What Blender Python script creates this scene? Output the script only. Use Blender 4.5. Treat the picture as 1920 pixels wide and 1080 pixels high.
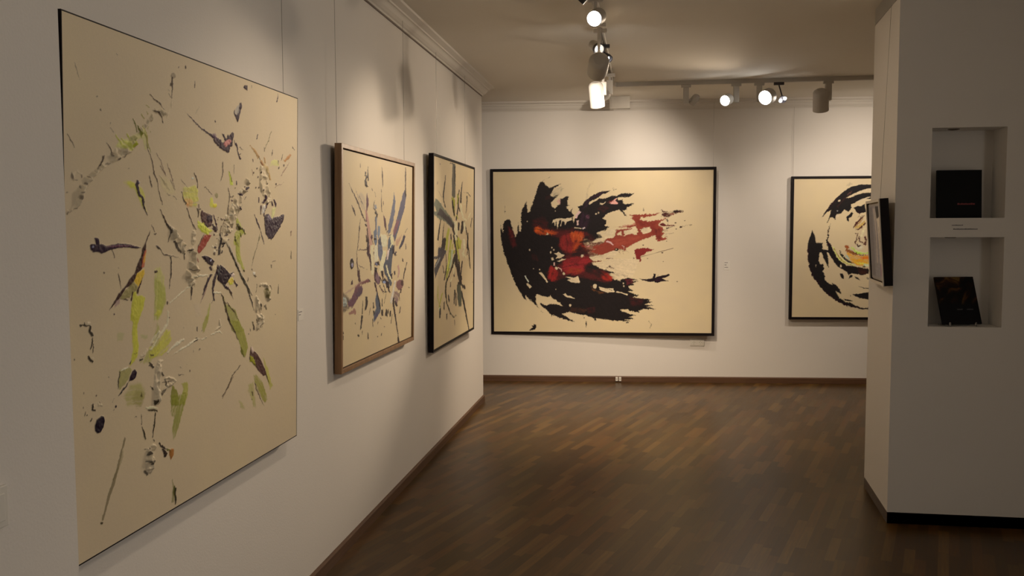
import bpy, bmesh, math, random
import numpy as np
from mathutils import Matrix, Vector

for o in list(bpy.data.objects): bpy.data.objects.remove(o)
SC = bpy.context.scene
COL = SC.collection
PI = math.pi

# ------------------------------------------------------------------ camera
F_PX = 1633.26
YAW, PITCH, ROLL = -0.1489, 0.0678, -0.0036
EYE = Vector((0.0, 0.0, 1.687))
def camera():
    cy, sy, cp, sp = math.cos(YAW), math.sin(YAW), math.cos(PITCH), math.sin(PITCH)
    fw = Vector((sy*cp, cy*cp, -sp)); r = Vector((cy, -sy, 0)); u = r.cross(fw)
    r2 = r*math.cos(ROLL)+u*math.sin(ROLL); u2 = -r*math.sin(ROLL)+u*math.cos(ROLL)
    cd = bpy.data.cameras.new('camera'); cd.sensor_width = 36.0; cd.lens = F_PX/1920*36.0
    cd.clip_start = 0.05; cd.clip_end = 100
    co = bpy.data.objects.new('camera', cd); COL.objects.link(co)
    m = Matrix(((r2.x, u2.x, -fw.x, EYE.x), (r2.y, u2.y, -fw.y, EYE.y), (r2.z, u2.z, -fw.z, EYE.z), (0, 0, 0, 1)))
    co.matrix_world = m
    SC.camera = co
camera()

# ------------------------------------------------------------------ world, exposure
SC.view_settings.view_transform = 'Standard'; SC.view_settings.look = 'None'
SC.view_settings.gamma = 1.0; SC.view_settings.exposure = 1.0; SC.view_settings.use_curve_mapping = False
w = bpy.data.worlds.new('world'); SC.world = w; w.use_nodes = True
w.node_tree.nodes['Background'].inputs[0].default_value = (0.9, 0.92, 1.0, 1)
w.node_tree.nodes['Background'].inputs[1].default_value = 0.05
# dusk daylight entering the shop window on the right, beside the camera
ad = bpy.data.lights.new('window_daylight', 'AREA'); ad.shape = 'RECTANGLE'; ad.size = 2.2; ad.size_y = 1.7
ad.color = (1.0, 0.92, 0.83); ad.energy = 12.5
ao = bpy.data.objects.new('window_daylight', ad); COL.objects.link(ao)
ao.location = (3.0, 0.9, 1.65); ao.rotation_euler = (0, PI/2, 0)
WARM = (1.0, 0.79, 0.57)
WASH = (1.0, 0.83, 0.66)     # wall washers

# ------------------------------------------------------------------ materials
def new_mat(name, rough=0.6, base=(0.8, 0.8, 0.8), metallic=0.0, spec=0.5):
    m = bpy.data.materials.new(name); m.use_nodes = True
    b = m.node_tree.nodes['Principled BSDF']
    b.inputs['Base Color'].default_value = (*base, 1); b.inputs['Roughness'].default_value = rough
    b.inputs['Metallic'].default_value = metallic; b.inputs['Specular IOR Level'].default_value = spec
    return m
def noise_tint(m, base, amount=0.05, scale=3.0, bump=0.0, bscale=80.0, vec='Object'):
    nt = m.node_tree; N = nt.nodes; L = nt.links; b = N['Principled BSDF']
    tc = N.new('ShaderNodeTexCoord'); n = N.new('ShaderNodeTexNoise'); n.inputs['Scale'].default_value = scale
    n.inputs['Detail'].default_value = 5
    L.new(tc.outputs[vec], n.inputs['Vector'])
    r = N.new('ShaderNodeValToRGB')
    lo = [c*(1-amount) for c in base]; hi = [min(1, c*(1+amount)) for c in base]
    r.color_ramp.elements[0].position = 0.3; r.color_ramp.elements[1].position = 0.7
    r.color_ramp.elements[0].color = (*lo, 1); r.color_ramp.elements[1].color = (*hi, 1)
    L.new(n.outputs['Fac'], r.inputs['Fac']); L.new(r.outputs['Color'], b.inputs['Base Color'])
    if bump:
        n2 = N.new('ShaderNodeTexNoise'); n2.inputs['Scale'].default_value = bscale; n2.inputs['Detail'].default_value = 6
        L.new(tc.outputs[vec], n2.inputs['Vector'])
        bp = N.new('ShaderNodeBump'); bp.inputs['Strength'].default_value = bump; bp.inputs['Distance'].default_value = 0.002
        L.new(n2.outputs['Fac'], bp.inputs['Height']); L.new(bp.outputs['Normal'], b.inputs['Normal'])
    return m
def mat(name, base, rough=0.6, amount=0.05, scale=6.0, bump=0.0, bscale=80.0, **k):
    return noise_tint(new_mat(name, rough, base, **k), base, amount, scale, bump, bscale)
M_WALL = mat('white wall paint', (0.81, 0.78, 0.735), 0.85, 0.012, 1.5, 0.25, 140)
M_CEIL = mat('ceiling paint', (0.80, 0.765, 0.69), 0.9, 0.012, 1.2, 0.3, 90)
M_TRIM = mat('cornice plaster', (0.78, 0.75, 0.69), 0.8, 0.01, 2, 0.1, 60)
M_RAILGAP_RING = mat('rail gap shade and lamp ring brown', (0.16, 0.12, 0.09), 0.5, 0.05, 10)  # dark brown carries the rail slot's gap shadow; also colours the downlight rings
M_BLACK = mat('black lacquered wood', (0.007, 0.004, 0.005), 0.6, 0.2, 30, spec=0.2)
M_WIRE = mat('steel wire', (0.35, 0.33, 0.30), 0.35, 0.05, 30, metallic=0.8)
M_SPOT = mat('grey white lamp enamel', (0.50, 0.47, 0.42), 0.45, 0.03, 12)
M_SPOTW = mat('white lamp enamel', (0.82, 0.80, 0.76), 0.4, 0.02, 12)
M_DARK = mat('black lamp enamel', (0.03, 0.026, 0.03), 0.4, 0.1, 20)
M_PLASTIC = mat('white socket plastic', (0.80, 0.78, 0.72), 0.35, 0.01, 12)
M_HOLE = mat('socket recess', (0.16, 0.14, 0.12), 0.6, 0.05, 20)
M_CARD = mat('off white label card', (0.84, 0.82, 0.77), 0.7, 0.01, 20)
M_INK = mat('grey printed text', (0.10, 0.09, 0.10), 0.7, 0.05, 50)
M_RED = mat('red printed title', (0.22, 0.012, 0.01), 0.5, 0.1, 50)
M_BACK = mat('raw stretcher wood', (0.42, 0.32, 0.2), 0.8, 0.15, 8)
M_GLASS = new_mat('clear acrylic', 0.08, (0.9, 0.9, 0.9)); M_GLASS.node_tree.nodes['Principled BSDF'].inputs['Transmission Weight'].default_value = 0.9
M_GOLDCREAM = mat('cream picture frame', (0.72, 0.66, 0.56), 0.5, 0.05, 20)

def wood_mat(name, a, b_, rough=0.45, scale=(3, 60, 60)):
    m = new_mat(name, rough, a); nt = m.node_tree; N = nt.nodes; L = nt.links; b = N['Principled BSDF']
    tc = N.new('ShaderNodeTexCoord'); mp = N.new('ShaderNodeMapping'); mp.inputs['Scale'].default_value = scale
    n = N.new('ShaderNodeTexNoise'); n.inputs['Scale'].default_value = 1.0; n.inputs['Detail'].default_value = 6; n.inputs['Distortion'].default_value = 0.6
    r = N.new('ShaderNodeValToRGB'); r.color_ramp.elements[0].color = (*a, 1); r.color_ramp.elements[1].color = (*b_, 1)
    r.color_ramp.elements[0].position = 0.3; r.color_ramp.elements[1].position = 0.7
    L.new(tc.outputs['Object'], mp.inputs['Vector']); L.new(mp.outputs['Vector'], n.inputs['Vector'])
    L.new(n.outputs['Fac'], r.inputs['Fac']); L.new(r.outputs['Color'], b.inputs['Base Color'])
    return m
M_BASE = wood_mat('walnut baseboard', (0.085, 0.040, 0.020), (0.14, 0.072, 0.036), 0.5, (2, 2, 60))
M_OAK = wood_mat('stained oak frame', (0.20, 0.105, 0.045), (0.32, 0.18, 0.085), 0.45, (40, 40, 3))

def emit_mat(name, col, s):
    m = bpy.data.materials.new(name); m.use_nodes = True; N = m.node_tree.nodes; N.clear()
    e = N.new('ShaderNodeEmission'); e.inputs[0].default_value = (*col, 1); e.inputs[1].default_value = s
    o = N.new('ShaderNodeOutputMaterial'); m.node_tree.links.new(e.outputs[0], o.inputs[0]); return m
M_LENS = emit_mat('lit lamp lens', (1.0, 0.97, 0.93), 12.0)
M_LED = emit_mat('lit small bulb', (1.0, 0.96, 0.95), 8.0)

def floor_mat():
    m = new_mat('dark strip parquet', 0.38, (0.1, 0.06, 0.04), spec=0.2); nt = m.node_tree; N = nt.nodes; L = nt.links; b = N['Principled BSDF']
    def math_(op, a, b2=None, c=None):
        n = N.new('ShaderNodeMath'); n.operation = op
        for i, v in enumerate((a, b2, c)):
            if v is None: continue
            if isinstance(v, (int, float)): n.inputs[i].default_value = v
            else: L.new(v, n.inputs[i])
        return n.outputs[0]
    tc = N.new('ShaderNodeTexCoord'); mp = N.new('ShaderNodeMapping'); mp.vector_type = 'POINT'
    mp.inputs['Rotation'].default_value = (0, 0, math.radians(FLOOR_ROT))
    L.new(tc.outputs['Object'], mp.inputs['Vector'])
    sp = N.new('ShaderNodeSeparateXYZ'); L.new(mp.outputs['Vector'], sp.inputs[0])
    u, v = sp.outputs['Y'], sp.outputs['X']          # u along the strips
    W_, L_ = 0.052, 0.36
    row = math_('FLOOR', math_('DIVIDE', v, W_))
    wn = N.new('ShaderNodeTexWhiteNoise'); wn.noise_dimensions = '1D'; L.new(row, wn.inputs['W'])
    uu = math_('ADD', math_('DIVIDE', u, L_), math_('MULTIPLY', wn.outputs['Value'], 9.0))
    colm = math_('FLOOR', uu)
    cb = N.new('ShaderNodeCombineXYZ'); L.new(row, cb.inputs[0]); L.new(colm, cb.inputs[1])
    w2 = N.new('ShaderNodeTexWhiteNoise'); w2.noise_dimensions = '2D'; L.new(cb.outputs[0], w2.inputs['Vector'])
    ramp = N.new('ShaderNodeValToRGB'); cr = ramp.color_ramp
    cols = [(0.0, (0.0548, 0.0269, 0.007)), (0.2, (0.08, 0.0406, 0.0098)), (0.4, (0.062, 0.0348, 0.0091)), (0.58, (0.1088, 0.0492, 0.012)), (0.75, (0.0872, 0.0507, 0.0134)), (0.9, (0.1448, 0.078, 0.0206)), (1.0, (0.1124, 0.0507, 0.012))]
    cr.elements[0].position = cols[0][0]; cr.elements[0].color = (*cols[0][1], 1)
    cr.elements[1].position = cols[-1][0]; cr.elements[1].color = (*cols[-1][1], 1)
    for p, c in cols[1:-1]:
        e = cr.elements.new(p); e.color = (*c, 1)
    L.new(w2.outputs['Value'], ramp.inputs['Fac'])
    # grain
    cg = N.new('ShaderNodeCombineXYZ'); L.new(math_('MULTIPLY', v, 90.0), cg.inputs[0]); L.new(math_('MULTIPLY', u, 5.0), cg.inputs[1]); L.new(math_('MULTIPLY', w2.outputs['Value'], 30.0), cg.inputs[2])
    gn = N.new('ShaderNodeTexNoise'); gn.inputs['Scale'].default_value = 1.0; gn.inputs['Detail'].default_value = 4; L.new(cg.outputs[0], gn.inputs['Vector'])
    gm = N.new('ShaderNodeMapRange'); gm.inputs['From Min'].default_value = 0.3; gm.inputs['From Max'].default_value = 0.7; gm.inputs['To Min'].default_value = 0.66; gm.inputs['To Max'].default_value = 1.1
    L.new(gn.outputs['Fac'], gm.inputs['Value'])
    # joints
    fv = math_('FRACT', math_('DIVIDE', v, W_)); fu = math_('FRACT', uu)
    jv = math_('LESS_THAN', fv, 0.025); ju = math_('LESS_THAN', fu, 0.006); j = math_('MAXIMUM', jv, ju)
    jm = math_('SUBTRACT', 1.0, math_('MULTIPLY', j, 0.35))
    tot = math_('MULTIPLY', gm.outputs[0], jm)
    mx = N.new('ShaderNodeVectorMath'); mx.operation = 'SCALE'; L.new(ramp.outputs['Color'], mx.inputs[0]); L.new(tot, mx.inputs['Scale'])
    L.new(mx.outputs[0], b.inputs['Base Color'])
    rr = N.new('ShaderNodeMapRange'); rr.inputs['To Min'].default_value = 0.24; rr.inputs['To Max'].default_value = 0.38
    L.new(gn.outputs['Fac'], rr.inputs['Value']); L.new(rr.outputs[0], b.inputs['Roughness'])
    bp = N.new('ShaderNodeBump'); bp.inputs['Strength'].default_value = 0.15; bp.inputs['Distance'].default_value = 0.001
    L.new(tot, bp.inputs['Height']); L.new(bp.outputs['Normal'], b.inputs['Normal'])
    return m
FLOOR_ROT = 18.0
M_FLOOR = floor_mat()

# ------------------------------------------------------------------ mesh helpers
class MB:
    def __init__(s): s.v = []; s.f = []; s.m = []
    def add(s, vs, fs, mi=0):
        n = len(s.v); s.v += [tuple(p) for p in vs]; s.f += [tuple(i+n for i in f) for f in fs]; s.m += [mi]*len(fs)
    def box(s, a, b, mi=0, mx=None):
        x0, y0, z0 = a; x1, y1, z1 = b
        vs = [Vector(p) for p in ((x0,y0,z0),(x1,y0,z0),(x1,y1,z0),(x0,y1,z0),(x0,y0,z1),(x1,y0,z1),(x1,y1,z1),(x0,y1,z1))]
        if mx: vs = [mx @ p for p in vs]
        s.add(vs, [(0,3,2,1),(4,5,6,7),(0,1,5,4),(1,2,6,5),(2,3,7,6),(3,0,4,7)], mi)
    def prism(s, poly, z0, z1, mi=0):
        n = len(poly)
        vs = [(x, y, z0) for x, y in poly]+[(x, y, z1) for x, y in poly]
        fs = [tuple(range(n))[::-1], tuple(range(n, 2*n))]+[(i, (i+1) % n, n+(i+1) % n, n+i) for i in range(n)]
        s.add(vs, fs, mi)
    def lathe(s, prof, mx=None, n=28, mi=0, cap=True):
        """prof: (r, z) list"""
        vs = []
        for r, z in prof:
            for k in range(n):
                a = 2*PI*k/n; p = Vector((r*math.cos(a), r*math.sin(a), z)); vs.append(mx @ p if mx else p)
        fs = []
        for i in range(len(prof)-1):
            for k in range(n):
                fs.append((i*n+k, i*n+(k+1) % n, (i+1)*n+(k+1) % n, (i+1)*n+k))
        if cap:
            fs.append(tuple(range(n))[::-1]); fs.append(tuple(range((len(prof)-1)*n, len(prof)*n)))
        s.add(vs, fs, mi)
    def tube(s, p0, p1, r, n=10, mi=0):
        p0, p1 = Vector(p0), Vector(p1); d = p1-p0
        mx = Matrix.Translation(p0) @ d.to_track_quat('Z', 'Y').to_matrix().to_4x4()
        s.lathe([(r, 0), (r, d.length)], mx, n, mi)
    def build(s, name, mats, parent=None, smooth=False, bevel=0.0, mw=None):
        me = bpy.data.meshes.new(name); me.from_pydata(s.v, [], s.f)
        for m in (mats if isinstance(mats, (list, tuple)) else [mats]): me.materials.append(m)
        me.polygons.foreach_set('material_index', s.m)
        bm = bmesh.new(); bm.from_mesh(me); bmesh.ops.recalc_face_normals(bm, faces=bm.faces); bm.to_mesh(me); bm.free()
        if smooth:
            me.polygons.foreach_set('use_smooth', [True]*len(me.polygons))
            try: me.set_sharp_from_angle(angle=math.radians(35))
            except Exception: pass
        o = bpy.data.objects.new(name, me); COL.objects.link(o)
        if parent: o.parent = parent
        if mw is not None: o.matrix_local = mw
        if bevel:
            md = o.modifiers.new('bevel', 'BEVEL'); md.width = bevel; md.segments = 2; md.limit_method = 'ANGLE'
        return o
def tag(o, label=None, cat=None, group=None, kind=None):
    if label: o['label'] = label
    if cat: o['category'] = cat
    if group: o['group'] = group
    if kind: o['kind'] = kind
    return o
def empty(name, mw):
    o = bpy.data.objects.new(name, None); COL.objects.link(o); o.matrix_world = mw; o.empty_display_size = 0.1; return o
def struct(name, mb, mats, label, cat, **k):
    o = mb.build(name, mats, **k); return tag(o, label, cat, kind='structure')

# ------------------------------------------------------------------ room
XL, YL, YN, XN = -1.5373, 8.3209, 2.0093, -1.4373
YB, SB = 9.6031, 0.0774
XP, XQ, Y1, Y2 = 1.3912, 1.439, 5.1427, 5.8649
ZR, ZC = 2.9605, 3.055
XE, XW, YR = 3.1, -3.3, -3.0
def yback(x): return YB+SB*x
b = MB(); b.box((XW-.2, YR-.2, -.1), (XE+1.3, 10.1, 0)); struct('floor', b, M_FLOOR, 'dark brown strip parquet floor laid on the diagonal', 'floor')
b = MB(); b.box((XW-.2, YR-.2, ZC), (XE+1.3, 10.1, ZC+.1)); struct('ceiling', b, M_CEIL, 'plain warm white plaster ceiling', 'ceiling')
b = MB(); b.prism([(XL-.2, YN), (XL, YN), (XL, YL), (XL-.2, YL)], 0, ZC); struct('wall_left', b, M_WALL, 'long white wall on the left hung with three paintings', 'wall')
b = MB(); b.prism([(XN-.3, YR), (XN, YR), (XN, YN), (XN-.3, YN)], 0, ZC); struct('wall_left_front', b, M_WALL, 'thicker white wall section at the left edge carrying the light switch', 'wall')
b = MB(); b.prism([(XW-.2, yback(XW-.2)), (XE+1.3, yback(XE+1.3)), (XE+1.3, yback(XE+1.3)+.2), (XW-.2, yback(XW-.2)+.2)], 0, ZC); struct('wall_back', b, M_WALL, 'white far wall behind the red and black painting', 'wall')
b = MB(); b.prism([(XW-.2, YN), (XW, YN), (XW, yback(XW)), (XW-.2, yback(XW-.2))], 0, ZC); struct('wall_far_left', b, M_WALL, 'white wall of the recess behind the left wall', 'wall')
b = MB(); b.prism([(XE+1.1, Y1), (XE+1.3, Y1), (XE+1.3, yback(XE+1.3)), (XE+1.1, yback(XE+1.1))], 0, ZC); struct('wall_far_right', b, M_WALL, 'white wall closing the back room on the right', 'wall')
b = MB(); b.box((XW, YR-.2, 0), (XE+.2, YR, ZC)); struct('wall_front', b, M_WALL, 'white wall behind the viewer', 'wall')
# side wall with the shop window beside the camera
b = MB(); wy0, wy1, wz0, wz1 = -.25, 2.05, .75, 2.55
b.box((XE, YR, 0), (XE+.2, wy0, ZC)); b.box((XE, wy1, 0), (XE+.2, Y1, ZC)); b.box((XE, wy0, 0), (XE+.2, wy1, wz0)); b.box((XE, wy0, wz1), (XE+.2, wy1, ZC))
struct('wall_right_front', b, M_WALL, 'white side wall with the shop window', 'wall')
b = MB()
for y0, y1, z0, z1 in ((wy0, wy0+.06, wz0, wz1), (wy1-.06, wy1, wz0, wz1), (wy0+.06, wy1-.06, wz0, wz0+.06), (wy0+.06, wy1-.06, wz1-.06, wz1), ((wy0+wy1)/2-.03, (wy0+wy1)/2+.03, wz0+.06, wz1-.06)):
    b.box((XE+.06, y0, z0), (XE+.12, y1, z1))
struct('window_1', b, M_PLASTIC, 'white window frame in the side wall', 'window')

# pier on the right with two niches
NI = [(1.576, 1.963, 1.738, 2.234), (1.581, 1.966, 1.132, 1.632)]
ND = 0.19
b = MB()
xs0, xs1 = XP, XE+1.3
zb = [0, NI[1][2], NI[1][3], NI[0][2], NI[0][3], ZC]
def quad(p): b.add(p, [(0, 1, 2, 3)])
def front(x0, x1, z0, z1): quad([(x0, Y1, z0), (x1, Y1, z0), (x1, Y1, z1), (x0, Y1, z1)])
front(xs0, xs1, 0, NI[1][2]); front(xs0, xs1, NI[1][3], NI[0][2]); front(xs0, xs1, NI[0][3], ZC)
for x0, x1, z0, z1 in NI:
    front(xs0, x0, z0, z1); front(x1, xs1, z0, z1)
    ya, yb2 = Y1, Y1+ND
    quad([(x0, yb2, z0), (x1, yb2, z0), (x1, yb2, z1), (x0, yb2, z1)])
    quad([(x0, ya, z0), (x0, yb2, z0), (x0, yb2, z1), (x0, ya, z1)]); quad([(x1, ya, z0), (x1, yb2, z0), (x1, yb2, z1), (x1, ya, z1)])
    quad([(x0, ya, z0), (x1, ya, z0), (x1, yb2, z0), (x0, yb2, z0)]); quad([(x0, ya, z1), (x1, ya, z1), (x1, yb2, z1), (x0, yb2, z1)])
quad([(XP, Y1, 0), (XQ, Y2, 0), (XQ, Y2, ZC), (XP, Y1, ZC)]); quad([(XQ, Y2, 0), (xs1, Y2, 0), (xs1, Y2, ZC), (XQ, Y2, ZC)])
me = bpy.data.meshes.new('wall_right'); me.from_pydata(b.v, [], b.f); me.materials.append(M_WALL)
bm = bmesh.new(); bm.from_mesh(me); bmesh.ops.remove_doubles(bm, verts=bm.verts, dist=1e-5); bm.to_mesh(me); bm.free()
o = bpy.data.objects.new('wall_right', me); COL.objects.link(o); tag(o, 'white wall pier on the right with two square display niches', 'wall', kind='structure')

# mouldings: a profile swept along a floor-plan path with mitred corners
def sweep(name, path, prof, m, label, cat, side=1):
    """prof: (out, z); the room is on the right-hand side of the path when side = 1"""
    P = [Vector((x, y)) for x, y in path]; n = len(P); offs = []
    for i in range(n):
        ds = []
        if i: ds.append((P[i]-P[i-1]).normalized())
        if i < n-1: ds.append((P[i+1]-P[i]).normalized())
        ns = [Vector((d.y, -d.x))*side for d in ds]
        if len(ns) == 1: o_ = ns[0]
        else:
            s_ = ns[0]+ns[1]; o_ = s_/(s_.dot(ns[0]))
        offs.append(o_)
    b = MB(); k = len(prof)
    vs = [(P[i].x+offs[i].x*a, P[i].y+offs[i].y*a, z) for i in range(n) for a, z in prof]
    fs = [(i*k+j, i*k+(j+1) % k, (i+1)*k+(j+1) % k, (i+1)*k+j) for i in range(n-1) for j in range(k)]
    fs += [tuple(range(k)), tuple(range((n-1)*k, n*k))]
    b.add(vs, fs)
    return struct(name, b, m, label, cat)
BP = [(0.0, 0), (.014, 0), (.014, .055), (.010, .063), (0.0, .065)]
CP = [(0.0, ZR), (.012, ZR), (.016, ZR+.010), (.026, ZR+.016), (.040, ZR+.030), (.050, ZR+.048), (.056, ZR+.054), (.066, ZR+.056), (.068, ZR+.066), (.088, ZR+.074), (.104, ZR+.080), (.106, ZC), (0.0, ZC)]
RP = [(0.0, ZR-.006), (.006, ZR-.006), (.006, ZR-.0005), (0.0, ZR-.0005)]  # rail strip profile; the gap shadow is put into its dark colour
pl = [(XL, YN), (XL, YL), (XL-.2, YL)]
pb = [(XW, yback(XW)), (XE+1.1, yback(XE+1.1))]
pp = [(XQ, Y2), (XP, Y1), (XE, Y1)]
pp2 = [(XE+1.1, Y2), (XQ, Y2), (XP, Y1), (XE, Y1)]
sweep('baseboard_left', pl, BP, M_BASE, 'narrow walnut baseboard along the left wall', 'baseboard')
sweep('baseboard_front', [(XN, YR), (XN, YN)], BP, M_BASE, 'narrow walnut baseboard under the light switch', 'baseboard')
sweep('baseboard_back', pb, BP, M_BASE, 'narrow walnut baseboard along the far wall', 'baseboard')
sweep('baseboard_right', pp2, BP, M_BASE, 'narrow walnut baseboard around the pier', 'baseboard', side=-1)
sweep('trim_1', pl, CP, M_TRIM, 'stepped plaster cornice above the left wall', 'cornice')
sweep('trim_2', pb, CP, M_TRIM, 'stepped plaster cornice above the far wall', 'cornice')
sweep('trim_3', pp2, CP, M_TRIM, 'stepped plaster cornice around the pier', 'cornice', side=-1)
sweep('trim_4', pl, RP, M_RAILGAP_RING, 'thin picture rail strip under the left cornice, coloured dark as its gap shadow', 'picture rail')
sweep('trim_5', pp2, RP, M_RAILGAP_RING, 'thin picture rail strip under the pier cornice, coloured dark as its gap shadow', 'picture rail', side=-1)

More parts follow.
